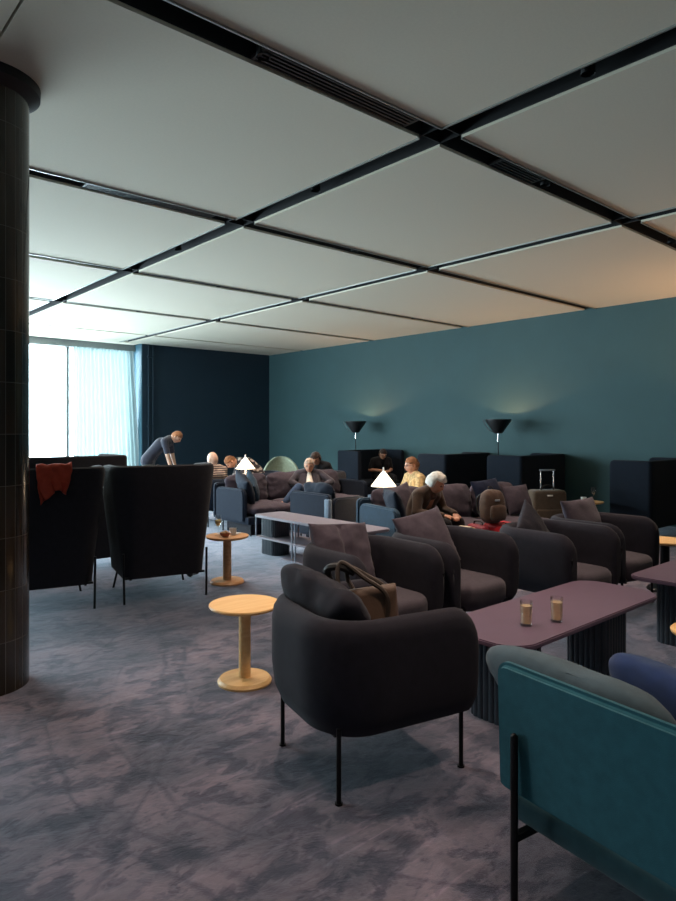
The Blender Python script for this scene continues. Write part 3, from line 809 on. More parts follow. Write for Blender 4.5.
# ------------------------------------------------------------------ panel sofas
def panel_sofa(name, loc, rz, w, d, label, fab, cush, nseat, back=True, left=True, right=True, H=.72, hb=.84, seed=0):
    t = empty(name, loc, rz, label, 'sofa')
    b = N(); box(b, -w/2+.03, w/2-.03, -d/2+.03, d/2-.03, .17, .28, .02, 2); obj('seat_base', b, fab, t)
    b = N(); box(b, -w/2+.16, w/2-.16, -d/2+.16, d/2-.14, .0, .17, .01, 1); obj('under_shade', b, 'black_fab', t)  # added dark block, stands in for the shade under the sofa
    if back: b = N(); panel(b, -w/2, w/2, d/2-.07, d/2, .2, H, .06); obj('back_panel', b, fab, t)
    for ok, sx in ((left, -1), (right, 1)):
        if ok:
            b = N(); panel(b, -d/2+.12, d/2-.075, -.04, .04, .2, H-.05, .09)
            bmesh.ops.rotate(b, cent=(0, 0, 0), matrix=Matrix.Rotation(R(90), 3, 'Z'), verts=b.verts)
            bmesh.ops.translate(b, vec=(sx*(w/2-.04), 0, 0), verts=b.verts); obj('arm_panel', b, fab, t)
    iw = w-(.1 if left else .02)-(.1 if right else .02); sw = iw/nseat; xs = -w/2+(.1 if left else .02)
    for k in range(nseat):
        cx = xs+sw*(k+.5)
        b = N(); cushion(b, sw-.01, d-.14, .17, 8, 3, 14, .006, 0, seed+k, Matrix.Translation((cx, -.06, .36))); obj('seat_cushion', b, cush, t, 'all')
        b = N(); cushion(b, sw-.015, .44, .20, 5, 2.3, 14, .010, .03, seed+k+9, Matrix.Translation((cx, d/2-.20, .62)) @ Matrix.Rotation(R(90-12), 4, 'X')); obj('back_cushion', b, cush, t, 'all')
    for sx in (-1, 1):
        for sy in (-1, 1):
            b = N(); cyl(b, (sx*(w/2-.12), sy*(d/2-.1), 0), (sx*(w/2-.12), sy*(d/2-.1), .18), .012, seg=10); obj('leg', b, 'steel', t)
    return t
panel_sofa('lounge_sofa', (6.36, 8.20, 0), 0, 2.47, .95, 'mauve grey sofa where the man in the grey suit sits', 'navy', 'mauve', 3, seed=1)
panel_sofa('lounge_sofa', (6.30, 4.93, 0), R(-12), 2.36, .95, 'mauve grey sofa where the white haired woman sits', 'bluegrey', 'mauve', 3, seed=5, right=False)
panel_sofa('love_seat', (5.62, 6.50, 0), R(90), .80, .78, 'navy armchair with rounded slab arms behind the shelf table', 'navy', 'navy', 1, seed=12)
LS = COL.objects['love_seat']; b = N(); box(b, -.415, -.31, .345, .40, .2, .665, .02, 3); obj('arm_edge_lit', b, 'navy_lit', LS)  # added pale band, paints the light that falls on the arm end
# pillows on the sofas
SW = R(-12)
def onw(x, y, z):   # point in the woman's sofa
    v = Matrix.Rotation(SW, 3, 'Z') @ Vector((x, y, 0)); return (6.30+v.x, 4.93+v.y, z)
pil(onw(-.98, -.05, .66), (.50, .40, .17), R(18), SW+R(70), 'navy', 'blue grey pillow with pale piping leaning on the arm left of the woman', 21, 0)
pil(onw(.56, .10, .68), (.48, .46, .15), R(24), SW+R(6), 'navy_pil', 'square navy pillow on the sofa behind the brown backpack', 22, R(4))
pil(onw(-.75, .16, .66), (.46, .42, .14), R(16), SW+R(10), 'mauve', 'mauve pillow with a dark corner tucked behind the woman', 23, R(14))
pil(onw(.97, .03, .63), (.40, .38, .15), R(22), SW+R(-6), 'mauve', 'small mauve pillow at the sofa end beside the brown suitcase', 24, R(3))
pil((5.36, 8.15, .66), (.50, .44, .19), R(20), R(70), 'navy', 'dark blue pillow leaning on the left arm of the suited man\'s sofa', 25, R(20))
pil((5.60, 8.30, .65), (.42, .38, .16), R(14), R(60), 'bluegrey', 'steel blue pillow with a raised corner below the bald man', 26, R(35))

# pale green shell chair far back
t = empty('shell_chair', (7.92, 10.72, -.0), R(-35), 'pale green rounded shell chair in front of the far navy wall', 'armchair')
b = N()
g = []
for i in range(25):
    a = -1+2*i/24; row = []
    for j in range(13):
        v = j/12; hh = .40+.56*v; wd = .40*(1-.45*max(0, v-.1)**2.2)*(1 if v < .98 else .96)
        x = a*wd*(1+.12*(v < .5)); y = .26-.22*a*a+.10*v
        row.append(b.verts.new((x, y, hh*(1-.10*abs(a)**3*v))))
    g.append(row)
for i in range(24):
    for j in range(12): b.faces.new([g[i][j], g[i+1][j], g[i+1][j+1], g[i][j+1]])
o = obj('backrest', b, 'green_shell', t, 'all'); sm = o.modifiers.new('thick', 'SOLIDIFY'); sm.thickness = .04
b = N(); cushion(b, .66, .60, .12, 4, 2.4, 12, .003, 0, 3, Matrix.Translation((0, -.02, .38))); obj('seat', b, 'green_shell', t, 'all')
for sx in (-1, 1):
    for sy in (-1, 1):
        b = N(); cyl(b, (sx*.30, sy*.26, 0), (sx*.22, sy*.2, .34), .012, seg=10); obj('leg', b, 'brown_wood', t)

# armchairs the far people sit in
make_tub((5.52, 9.28, 0), R(180), 'navy tub armchair the bald man sits in, behind the sofa', 'navy', 'navy')
make_tub((6.83, 6.19, 0), R(-105), 'navy tub armchair the man in the yellow shirt sits in', 'navy', 'navy')
make_tub((7.85, 9.30, 0), R(-60), 'black tub armchair of the hunched person behind the suited man', 'black_fab', 'black_fab')
make_tub((6.94, 9.98, 0), R(-107), 'dark tub armchair of the person in the patterned blouse', 'navy', 'navy')
make_tub((5.05, 10.10, 0), R(20), 'pale grey tub armchair near the bending man', 'cream_fab', 'cream_fab')

# cone table lamps
def cone_lamp(loc, label, top=1.07):
    # stands on a small table of its own
    t = empty('cone_table_lamp', loc, 0, label, 'lamp', 'white cone lamps')
    h = top-loc[2]
    b = N(); lathe(b, [(0, 0), (.07, 0), (.07, .012), (.01, .016), (.009, h-.03), (0, h-.03)], seg=24); obj('lamp_stand', b, 'white', t)
    b = N(); lathe(b, [(.160, h-.24), (.162, h-.237), (.018, h-.05), (.012, h-.05), (.158, h-.24), (.160, h-.24)], seg=32); obj('lamp_shade', b, 'shade_white', t)
    b = N(); lathe(b, [(0, h-.05), (.014, h-.05), (.010, h), (0, h)], seg=14); obj('finial', b, 'white', t)
    l = bpy.data.lights.new('lamp_glow', 'POINT'); l.energy = 9; l.color = (1, .72, .45); l.shadow_soft_size = .04
    o = bpy.data.objects.new('lamp_glow', l); COL.objects.link(o); o.parent = t; o.location = (.04, 0, h-.26)
side_table((5.96, 5.88, 0), .17, .475, 'small round table under the right cone lamp, behind the woman', 'oak2')
side_table((6.12, 9.30, 0), .17, .475, 'small round table under the left cone lamp, beside the bald man', 'oak2')
cone_lamp((5.96, 5.88, .475), 'glowing white cone lamp between the woman and the man in yellow', 1.04)
cone_lamp((6.12, 9.30, .475), 'glowing white cone lamp between the bald man and the patterned blouse', 1.10)

# floor lamps, black inverted cones
def floor_lamp(loc, rz, label, power=30):
    t = empty('floor_lamp', loc, rz, label, 'floor lamp', 'black floor lamps')
    b = N(); lathe(b, [(0, 0), (.15, 0), (.15, .012), (.02, .018), (0, .018)], seg=32); obj('base', b, 'steel', t)
    b = N(); cyl(b, (0, 0, .015), (0, 0, 1.36), .010, seg=12); obj('pole', b, 'steel', t)
    b = N(); cyl(b, (0, 0, 1.30), (0, 0, 1.47), .013, seg=12); obj('pole_sleeve', b, 'chrome', t)
    b = N(); lathe(b, [(.07, 1.45), (.075, 1.448), (.235, 1.68), (.238, 1.71), (.228, 1.71), (.226, 1.682), (.065, 1.46), (0, 1.458)], seg=40); obj('lamp_shade', b, 'shade_black', t)
    b = N(); sph(b, (0, 0, 1.54), .035, seg=14); obj('bulb', b, 'bulb', t)
    b = N(); tube(b, [(-.17, 0, 1.50), (-.235, 0, 1.60), (-.285, 0, 1.70)], .006, 6); tube(b, [(0, 0, 1.475), (-.10, 0, 1.475), (-.17, 0, 1.51)], .006, 6); obj('side_bracket', b, 'chrome', t)
    l = bpy.data.lights.new('uplight', 'SPOT'); l.energy = power; l.color = (1, .55, .28); l.shadow_soft_size = .025; l.spot_size = R(150); l.spot_blend = .1
    o = bpy.data.objects.new('uplight', l); COL.objects.link(o); o.parent = t; o.location = (0, 0, 1.615); o.rotation_euler = (R(180), 0, 0)
    return t
floor_lamp((10.22, 10.98, 0), R(-41), 'black floor lamp with inverted cone shade behind the booth with the man', 24)
floor_lamp((10.25, 7.14, 0), R(-41), 'black floor lamp with inverted cone shade behind the brown suitcase', 24)
floor_lamp((10.2, 2.75, 0), R(-41), 'black floor lamp beyond the booth at the right edge', 85)

# luggage
t = empty('trolley_suitcase', (8.26, 4.95, 0), R(-35), 'brown soft trolley case with raised handle, right of the sofa', 'suitcase')
b = N(); box(b, -.245, .245, -.13, .13, .03, .68, .05, 4); obj('case_body', b, 'nylon2', t)
b = N(); box(b, -.20, .20, -.155, -.125, .08, .42, .02, 3); obj('front_pocket', b, 'nylon2', t)
b = N(); tube(b, bez([(-.09, -.02, .67), (-.08, -.02, .72), (0, -.02, .745), (.08, -.02, .72), (.09, -.02, .67)]), .011, 8); obj('grab_handle', b, 'strap', t)
for sx in (-1, 1):
    b = N(); cyl(b, (.05+sx*.095, .09, .66), (.05+sx*.095, .09, .94), .011, seg=10); obj('handle_rail', b, 'chrome', t)
b = N(); box(b, -.065, .165, .075, .105, .935, .96, .008, 2); obj('handle_grip', b, 'rod', t)
b = N(); box(b, -.05, .03, -.145, -.128, .60, .62, .003, 1); obj('badge', b, 'white', t)
for sx in (-1, 1):
    b = N(); cyl(b, (sx*.2-.02, .09, .03), (sx*.2+.02, .09, .03), .03, seg=16); obj('wheel', b, 'strap', t)

t = empty('hard_suitcase', (5.95, 4.12, 0), R(-12), 'bright red suitcase carrying the brown backpack, in front of the sofa', 'suitcase')
b = N(); box(b, -.16, .16, -.11, .11, .03, .53, .045, 4); obj('case_body', b, 'red', t)
b = N(); box(b, -.005, .005, -.113, .113, .04, .535, .002, 1); obj('zip', b, 'strap', t)
for sx in (-1, 1):
    b = N(); cyl(b, (sx*.11, 0, .03), (sx*.15, 0, .03), .03, seg=16); obj('wheel', b, 'strap', t)
b = N(); cyl(b, (-.135, .06, .49), (-.135, .06, .83), .008, seg=10); cyl(b, (-.06, .06, .49), (-.06, .06, .83), .008, seg=10); box(b, -.145, -.05, .05, .07, .82, .84, .005, 1); obj('trolley_handle', b, 'chrome', t)
t = empty('travel_bag', (5.70, 4.22, 0), R(-12), 'dark red bag left of the bright red suitcase', 'bag')
b = N(); box(b, -.05, .05, -.14, .14, 0, .52, .04, 4); obj('bag_body', b, 'darkred', t)
b = N(); tube(b, bez([(0, -.07, .51), (0, -.05, .55), (0, .05, .55), (0, .07, .51)]), .008, 8); obj('handle', b, 'strap', t)
t = empty('backpack', (5.83, 4.14, .53), R(-20), 'brown backpack resting on the bright red suitcase', 'backpack')
b = N(); cushion(b, .27, .36, .19, 3.2, 2.4, 14, .006, 0, 31, Matrix.Translation((0, 0, .178)) @ Matrix.Rotation(R(90), 4, 'X')); obj('bag_body', b, 'nylon', t, 'all')
b = N(); cushion(b, .19, .17, .08, 4, 2.4, 10, .004, 0, 32, Matrix.Translation((.01, -.10, .12)) @ Matrix.Rotation(R(90), 4, 'X')); obj('front_pocket', b, 'nylon', t, 'all')
for sx in (-.07, .07):
    b = N(); tube(b, bez([(sx, .07, .31), (sx*1.3, .13, .26), (sx*1.3, .14, .14), (sx, .08, .05)]), .012, 8); obj('shoulder_strap', b, 'strap', t)
b = N(); tube(b, bez([(-.03, .02, .34), (-.02, .03, .38), (.02, .03, .38), (.03, .02, .34)]), .007, 8); obj('grab_loop', b, 'strap', t)
b = N(); box(b, -.03, .03, -.105, -.09, .24, .26, .003, 1); obj('zip_pull', b, 'rod', t)

# table things -------------------------------------------------------
TX, TY, TZ = 3.49, 5.63, .47
t = empty('wine_glass', (TX-.085, TY+.03, TZ), 0, 'stemmed glass of white wine on the small oak table', 'glass')
b = N(); lathe(b, [(0, 0), (.033, 0), (.033, .003), (.004, .008), (.0035, .085), (.018, .10), (.033, .13), (.035, .16), (.029, .21), (.0275, .21), (.033, .16), (.031, .132), (.016, .104), (0, .098)], seg=28); obj('glass_wall', b, 'glass', t)
b = N(); lathe(b, [(0, .10), (.0155, .106), (.030, .134), (.0322, .156), (0, .156)], seg=24); obj('wine', b, 'wine', t)
t = empty('snack_bowl', (TX-.07, TY-.075, TZ), 0, 'small brown bowl heaped with snacks on the small oak table', 'bowl')
b = N(); lathe(b, [(0, 0), (.025, 0), (.045, .02), (.055, .045), (.052, .045), (.042, .022), (0, .006)], seg=28); obj('bowl_wall', b, 'bowl', t)
b = N()
for k in range(34):
    a = random.random()*6.28; r_ = .038*math.sqrt(random.random()); sph(b, (r_*math.cos(a), r_*math.sin(a), .038+.02*(1-r_/.04)+random.random()*.006), .009, (1, .8, .7), 8)
o = obj('snacks', b, 'nuts', t, 'all'); o['kind'] = 'stuff'
t = empty('candle_glass', (TX+.055, TY-.02, TZ), 0, 'frosted tea light glass glowing on the small oak table', 'candle')
b = N(); lathe(b, [(0, 0), (.033, 0), (.036, .07), (.033, .07), (.031, .006), (0, .005)], seg=24); obj('glass_wall', b, 'frost', t)
b = N(); lathe(b, [(0, .008), (.022, .008), (.022, .025), (0, .025)], seg=20); obj('tea_light', b, 'white', t)
b = N(); box(b, -.05, .05, -.035, .035, 0, .004, .001, 1); box(b, -.03, .055, -.04, .02, .004, .008, .001, 1, Matrix.Rotation(R(20), 4, 'Z'))
tag(obj('paper_napkin', b, 'white', None, True, (TX+.12, TY+.02, TZ), (0, 0, R(25))), 'crumpled white napkin lying on the small oak table', 'napkin')
b = N(); lathe(b, [(0, 0), (.035, 0), (.05, .006), (.048, .008), (0, .004)], seg=24)
tag(obj('saucer', b, 'white', None, True, (TX+.0, TY+.085, TZ)), 'white saucer behind the snack bowl on the small oak table', 'saucer')
# orange tea light on the lower shelf behind the rods
t = empty('candle_holder', (4.86, 5.92, .222), 0, 'orange candle glass glowing on the lower shelf of the long table', 'candle')
b = N(); lathe(b, [(0, 0), (.03, 0), (.034, .09), (.031, .09), (.028, .006), (0, .005)], seg=24); obj('glass_wall', b, 'amber', t)
b = N(); lathe(b, [(0, .01), (.02, .01), (.02, .035), (.004, .036), (.006, .05), (0, .065)], seg=16); obj('wax_and_flame', b, 'flame', t)
# tray with food before the woman
b = N(); prism(b, rrect(.20, .14, .02, 5), 0, .012, .003)
tag(obj('serving_tray', b, 'cream', None, True, (5.47, 4.25, .50), (0, 0, .2)), 'cream tray on the small table at the woman\'s hands', 'tray')
# far round table: cup and glass with flower
t = empty('coffee_cup', (8.99, 4.79, .475), 0, 'white coffee cup with saucer on the far round table', 'cup')
b = N(); lathe(b, [(0, .01), (.03, .01), (.042, .065), (.039, .065), (.028, .015), (0, .014)], seg=24); obj('cup_wall', b, 'white', t)
b = N(); lathe(b, [(0, 0), (.05, 0), (.07, .01), (.068, .013), (0, .006)], seg=24); obj('saucer', b, 'white', t)
t = empty('stem_glass', (9.11, 4.70, .475), 0, 'clear stemmed glass behind the right armchairs', 'glass')
b = N(); lathe(b, [(0, 0), (.035, 0), (.035, .004), (.005, .01), (.004, .09), (.03, .12), (.04, .165), (.037, .21), (.0355, .21), (.038, .165), (.028, .124), (0, .10)], seg=28); obj('glass_wall', b, 'glass', t)
b = N(); prism(b, rrect(.12, .08, .01, 4), 0, .006)
tag(obj('menu_card', b, 'white', None, True, (9.17, 4.80, .475), (0, 0, .6)), 'white card lying on the far round table', 'card')

# ------------------------------------------------------------------ people
def capsule(bm, p0, p1, r0, r1):
    p0, p1 = Vector(p0), Vector(p1)
    if (p1-p0).length > 1e-4: cyl(bm, p0, p1, r0, r1, 14)
    for p, r in ((p0, r0), (p1, r1)):
        t = N(); bmesh.ops.create_icosphere(t, subdivisions=2, radius=r); merge(bm, t, Matrix.Translation(p))
def bake(name, bm, m, parent, vox, smooth=6):
    me = bpy.data.meshes.new(name); bm.to_mesh(me); bm.free()
    o = bpy.data.objects.new(name, me); COL.objects.link(o)
    r = o.modifiers.new('r', 'REMESH'); r.mode = 'VOXEL'; r.voxel_size = vox
    s = o.modifiers.new('s', 'SMOOTH'); s.iterations = smooth; s.factor = .5
    dg = bpy.context.evaluated_depsgraph_get(); dg.update()
    me2 = bpy.data.meshes.new_from_object(o.evaluated_get(dg)); o.modifiers.clear(); o.data = me2; bpy.data.meshes.remove(me)
    for p in me2.polygons: p.use_smooth = True
    me2.materials.clear(); me2.materials.append(M[m]); o.parent = parent; return o
def head_geo(bm, mx):
    """head about 0.24 high, face towards -y, centred on its middle"""
    t = N(); bmesh.ops.create_uvsphere(t, u_segments=40, v_segments=28, radius=1)
    for v in t.verts:
        x, y, z = v.co
        X, Y, Z = x*.076, y*.098, z*.118
        if z < 0: X *= 1-.30*z*z; Y *= 1-.12*z*z
        if y < 0 and z < .2: Y += -.006*max(0, -z)  # jaw forward
        if y < -.3:
            nb = math.exp(-((x/.16)**2))*math.exp(-(((z+.12)/.17)**2)); Y -= .026*nb
            for s_ in (-1, 1):
                e = math.exp(-(((x-s_*.42)/.2)**2))*math.exp(-(((z-.06)/.13)**2)); Y += .011*e
            Y -= .006*math.exp(-((x/.5)**2))*math.exp(-(((z-.22)/.08)**2))
            Y -= .007*math.exp(-((x/.25)**2))*math.exp(-(((z+.47)/.1)**2))
            Y -= .008*math.exp(-((x/.25)**2))*math.exp(-(((z+.85)/.15)**2))
        v.co = (X, Y, Z)
    merge(bm, t, mx)
    for s_ in (-1, 1): sph(bm, (s_*.077, .005, -.005), .03, (.32, .7, 1.05), 14, mx)
def lerp(a, b, t): return Vector(a)*(1-t)+Vector(b)*t
BASE = dict(pel=(0, .0, .545), waist=(0, .05, .67), chest=(0, .08, .82), neck=(0, .07, .955), head=(0, .04, 1.07),
    shL=(.175, .08, .895), shR=(-.175, .08, .895), elL=(.25, -.0, .66), elR=(-.25, -.0, .66), wrL=(.16, -.24, .60), wrR=(-.16, -.24, .60),
    hdL=(.12, -.31, .58), hdR=(-.12, -.31, .58), hipL=(.09, 0, .535), hipR=(-.09, 0, .535), knL=(.12, -.44, .52), knR=(-.12, -.44, .52),
    anL=(.12, -.46, .09), anR=(-.12, -.46, .09), toL=(.13, -.62, .035), toR=(-.13, -.62, .035))
def person(loc, rz, label, pose, yaw=0, pitch=0, shirt='c_black', pants='c_black', hair=None, skin='skin', sleeves='long', inner=None, glasses=False, hairstyle='short', shift=(0, 0, 0), roll=0):
    J = {k: Vector(v) for k, v in BASE.items()}
    for k, v in pose.items(): J[k] = Vector(v)
    t = empty('person', loc, rz, label, 'person')
    hm = Matrix.Translation(J['head']) @ Euler((pitch, roll, yaw)).to_matrix().to_4x4()
    b = N()
    def torso(b, e=0):
        for s_ in ('L', 'R'):
            sx = 1 if s_ == 'L' else -1
            side = (J['sh'+s_]-lerp(J['shL'], J['shR'], .5))
            capsule(b, J['hip'+s_]+Vector((0, 0, .02)), J['waist']+side*.38, .105+e, .095+e)
            capsule(b, J['waist']+side*.38, J['chest']+side*.45, .095+e, .105+e)
            capsule(b, J['chest']+side*.45, lerp(J['neck'], J['sh'+s_], .55)-Vector((0, 0, .05)), .105+e, .068+e)
            capsule(b, lerp(J['neck'], J['sh'+s_], .25), J['sh'+s_], .052+e, .058+e)
        capsule(b, J['hipL'], J['hipR'], .11+e, .11+e)
    def arm(b, s_, e=0, full=True, t0=0, t1=1):
        capsule(b, J['sh'+s_], J['el'+s_] if t1 >= 1 else lerp(J['sh'+s_], J['el'+s_], .75), .052+e, .042+e)
        if t1 >= 1 and full: capsule(b, J['el'+s_], lerp(J['el'+s_], J['wr'+s_], .97), .041+e, .029+e)
    def leg(b, s_, e=0):
        capsule(b, J['hip'+s_], J['kn'+s_], .086+e, .058+e); capsule(b, J['kn'+s_], lerp(J['kn'+s_], J['an'+s_], .35), .056+e, .056+e)
        capsule(b, lerp(J['kn'+s_], J['an'+s_], .35), J['an'+s_], .056+e, .038+e)
    def hand(b, s_):
        w, h = J['wr'+s_], J['hd'+s_]; d = (h-w).normalized()
        side = d.cross(Vector((0, 0, 1)))
        if side.length < .2: side = d.cross(Vector((0, 1, 0)))
        side.normalize(); up = side.cross(d); sg = 1 if s_ == 'L' else -1
        pc = w+d*.075
        for k in (-1.3, 0, 1.3): capsule(b, w+d*.01+side*.010*k, w+d*.08+side*.019*k, .017, .0135)
        for k, ln in zip((-1.5, -.5, .5, 1.5), (.058, .07, .074, .064) if sg > 0 else (.064, .074, .07, .058)):
            p0 = w+d*.085+side*.0175*k; p1 = p0+d*ln*.5-up*.010+side*.003*k; p2 = p1+d*ln*.30-up*.022
            capsule(b, p0, p1, .0092, .0085); capsule(b, p1, p2, .0085, .0072)
        p0 = w+d*.03-side*.028*sg; p1 = p0+d*.03-side*.022*sg-up*.008; p2 = p1+d*.028-up*.012
        capsule(b, p0, p1, .0125, .0105); capsule(b, p1, p2, .0105, .009)
    torso(b)
    for s_ in 'LR': arm(b, s_); leg(b, s_); hand(b, s_); capsule(b, J['an'+s_], J['to'+s_], .036, .028)
    capsule(b, J['neck']-Vector((0, 0, .04)), lerp(J['neck'], J['head'], .62), .062, .056)
    head_geo(b, hm)
    bake('body', b, skin, t, .0075, 3)
    b = N(); torso(b, .014)
    for s_ in 'LR':
        if sleeves == 'long': arm(b, s_, .013)
        else: arm(b, s_, .016, False, 0, .8)
    capsule(b, J['neck']-Vector((0, 0, .06)), J['neck']-Vector((0, 0, .01)), .078, .068)
    bake('shirt', b, shirt, t, .012, 4)
    b = N()
    for s_ in 'LR': leg(b, s_, .013)
    capsule(b, J['hipL'], J['hipR'], .122, .122)
    bake('trousers', b, pants, t, .014, 4)
    for s_ in 'LR':
        b = N(); a, q = J['an'+s_], J['to'+s_]; dn = Vector((0, 0, -.03))
        capsule(b, a+Vector((0, 0, -.02)), q, .045, .036); capsule(b, a, a+Vector((0, .03, -.045)), .044, .036)
        bake('shoe', b, 'c_shoe', t, .012, 2)
    if inner:
        b = N(); f = Vector((0, -1, 0)); c0 = J['neck']+Vector((0, -.05, -.02)); c1 = J['waist']+Vector((0, -.105, .03)); cm = J['chest']+Vector((0, -.095, .02))
        for p, q, r0, r1 in ((c0, cm, .030, .048), (cm, c1, .048, .060)): capsule(b, p, q, r0, r1)
        bake('shirt_front', b, inner, t, .010, 3)
    # eyes, brows, mouth
    for s_ in (-1, 1):
        b = N(); sph(b, (s_*.031, -.083, .010), .0115, (1, .7, .8), 10, hm); obj('eye', b, 'eye', t, 'all')
    b = N(); sph(b, (0, -.092, -.053), .02, (1.1, .35, .28), 12, hm); obj('mouth', b, 'lip', t, 'all')
    if hair:
        b = N(); tt = N(); bmesh.ops.create_uvsphere(tt, u_segments=44, v_segments=30, radius=1)
        thick = .006 if hairstyle == 'short' else .020
        for v in tt.verts:
            x, y, z = v.co
            nn = noise.noise((x*3.3, y*3.3, z*3.3))*.010+noise.noise((x*9, y*9, z*9))*.006
            lim = -.25 if hairstyle == 'short' else -.45
            front = (y < -.25 and z < (.50+.25*abs(x)*-1 if hairstyle == 'short' else .42))
            low = z < lim+(.5*max(0, -y))
            k = -.012 if (front or low) else thick+nn
            v.co = (x*(.076+k), y*(.098+k), z*(.118+k*(1 if z > 0 else .3)))
        merge(b, tt, hm); obj('hair', b, hair, t, 'all')
        b = N()
        for s_ in (-1, 1): box(b, s_*.031-.014, s_*.031+.014, -.094, -.086, .026, .031, mx=hm)
        obj('eyebrows', b, hair, t)
    if glasses:
        b = N()
        for s_ in (-1, 1):
            pts = [(s_*.032+.019*math.cos(a), -.101, .006+.016*math.sin(a)) for a in [2*PI*k/14 for k in range(15)]]
            tube(b, pts, .0018, 5); tube(b, [(s_*.051, -.099, .01), (s_*.074, -.05, .01), (s_*.078, .01, .008)], .0018, 5)
        tube(b, [(-.013, -.102, .008), (.013, -.102, .008)], .0018, 5)
        bmesh.ops.transform(b, matrix=hm, verts=b.verts); obj('spectacles', b, 'strap', t)
    return t
# white haired woman
wp = onw(-.60, -.02, -.035)
person((wp[0], wp[1], -.035), R(4), 'white haired woman in a brown cardigan looking down at her hands', dict(
    waist=(0, .02, .66), chest=(0, -.06, .78), neck=(0, -.14, .88), head=(0, -.21, .955), shL=(.175, -.10, .83), shR=(-.175, -.10, .83),
    elL=(.25, -.14, .63), elR=(-.26, -.14, .63), wrL=(.11, -.40, .61), wrR=(-.10, -.38, .61), hdL=(.04, -.46, .59), hdR=(-.04, -.46, .60)),
    yaw=R(18), pitch=R(32), shirt='c_brown', pants='c_black', hair='h_white', skin='skin', inner='skin', glasses=False, hairstyle='full')
# phone in her hands
# man in grey suit
person((6.62, 8.20, -.045), R(-36), 'greying man in a grey suit and pale shirt lounging with legs crossed', dict(
    pel=(0, -.05, .545), waist=(0, .06, .67), chest=(0, .16, .77), neck=(0, .16, .89), head=(0, .11, .985), shL=(.18, .16, .84), shR=(-.18, .16, .84),
    elL=(.36, .02, .72), elR=(-.30, .02, .72), wrL=(.16, -.14, .66), wrR=(-.10, -.14, .64), hdL=(.10, -.18, .65), hdR=(-.04, -.2, .64),
    knL=(-.02, -.46, .50), anL=(-.06, -.50, .14), toL=(-.05, -.66, .085), knR=(-.19, -.36, .67), anR=(-.40, -.52, .46), toR=(-.52, -.56, .40)),
    yaw=R(-6), pitch=R(12), shirt='c_suit', pants='c_jeans', hair='h_grey', inner='c_shirt', glasses=True)
# bald man from behind
person((5.48, 9.32, -.03), R(180), 'bald man in a striped jersey seen from behind, over the sofa', dict(), yaw=R(15), pitch=R(8), shirt='c_stripe', pants='c_jeans', hair=None, skin='skin_pale')
# patterned blouse, leaning over to the left
person((6.90, 9.98, .0), R(-107), 'person in a patterned blouse leaning far forward beside the left cone lamp', dict(
    waist=(0, -.08, .76), chest=(0, -.26, .90), neck=(0, -.42, .96), head=(0, -.56, .94), shL=(.175, -.34, .94), shR=(-.175, -.34, .94),
    elL=(.26, -.42, .62), elR=(-.26, -.42, .62), wrL=(.14, -.6, .56), wrR=(-.14, -.6, .56), hdL=(.1, -.67, .55), hdR=(-.1, -.67, .55)),
    pitch=R(55), shirt='c_pattern', pants='c_black', hair='h_sand')
# hunched dark person
person((7.83, 9.35, -.07), R(-60), 'dark haired person in black hunched behind the suited man', dict(
    waist=(0, .0, .70), chest=(0, -.10, .88), neck=(0, -.2, .98), head=(0, -.29, 1.06), shL=(.18, -.16, .93), shR=(-.18, -.16, .93),
    wrL=(.1, -.42, .62), wrR=(-.1, -.42, .62), hdL=(.04, -.48, .62), hdR=(-.04, -.48, .62)), pitch=R(35), shirt='c_black', pants='c_black', hair='h_dark', hairstyle='full')
# man in the booth
person((10.16, 10.12, -.02), R(-22), 'man in black sitting in the far booth looking down', dict(
    chest=(0, -.02, .80), neck=(0, -.07, .92), head=(0, -.13, 1.01), shL=(.18, -.03, .86), shR=(-.18, -.03, .86), wrL=(.08, -.32, .66), wrR=(-.10, -.32, .66), hdL=(.0, -.37, .66), hdR=(-.02, -.40, .66)),
    pitch=R(30), shirt='c_black', pants='c_black', hair='h_dark', sleeves='short')
# man in yellow
person((6.80, 6.20, -.05), R(-108), 'grey blond man in a yellow shirt with glasses facing the cone lamp', dict(), yaw=R(-14), pitch=R(8), shirt='c_yellow', pants='c_black', hair='h_sand', glasses=True)
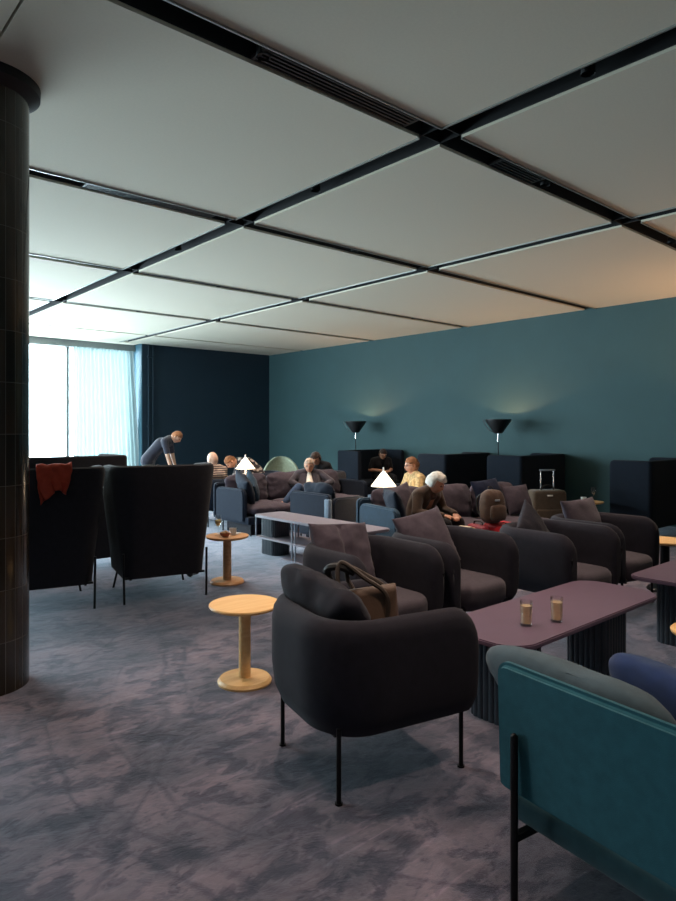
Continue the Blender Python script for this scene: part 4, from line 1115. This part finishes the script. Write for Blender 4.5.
# bending man by the window
person((5.66, 11.74, 0), R(50), 'standing man in a navy tee shirt bending forward near the window', dict(
    pel=(0, .12, .93), hipL=(.09, .12, .92), hipR=(-.09, .12, .92), waist=(0, .02, 1.08), chest=(0, -.14, 1.25), neck=(0, -.30, 1.36), head=(0, -.42, 1.38),
    shL=(.18, -.24, 1.30), shR=(-.18, -.24, 1.30), elL=(.20, -.30, 1.02), elR=(-.20, -.30, 1.02), wrL=(.18, -.36, .78), wrR=(-.18, -.36, .78), hdL=(.17, -.39, .70), hdR=(-.17, -.39, .70),
    knL=(.11, .06, .50), knR=(-.11, .06, .50), anL=(.11, .14, .09), anR=(-.11, .14, .09), toL=(.12, -.03, .035), toR=(-.12, -.03, .035)),
    pitch=R(45), shirt='c_navy', pants='c_grey', hair='h_sand', sleeves='short', skin='skin_pale')
# low table the bending man reaches for
side_table((6.02, 11.30, 0), .24, .62, 'round table under the hands of the bending man', 'oak2')
# someone sitting in the right wing chair, only the foot and knee show
person((2.86, 5.80, .015), R(167), 'person in black seated in the right wing chair, mostly hidden by it', dict(
    knL=(-.06, -.44, .56), anL=(-.26, -.50, .28), toL=(-.33, -.60, .20), knR=(-.28, -.38, .50), anR=(-.36, -.30, .09), toR=(-.46, -.40, .035),
    waist=(0, .0, .68), chest=(0, -.02, .83), neck=(0, -.04, .95), head=(0, -.08, 1.05), shL=(.16, -.02, .89), shR=(-.16, -.02, .89), elL=(.2, -.12, .66), elR=(-.2, -.12, .66)), pitch=R(25), hair='h_dark')

# ------------------------------------------------------------------ camera
cam = bpy.data.cameras.new('camera'); co = bpy.data.objects.new('camera', cam); COL.objects.link(co)
cam.sensor_fit = 'HORIZONTAL'; cam.sensor_width = 36; cam.lens = 36*655/676; cam.clip_start = .05; cam.clip_end = 200
co.location = (0, 0, 1.53); co.rotation_euler = (R(90), 0, R(-41.4)); cam.shift_y = -21.5/676
S.camera = co
S.view_settings.view_transform = 'Standard'; S.view_settings.look = 'None'; S.view_settings.gamma = 1; S.view_settings.exposure = .48
S.view_settings.use_curve_mapping = False
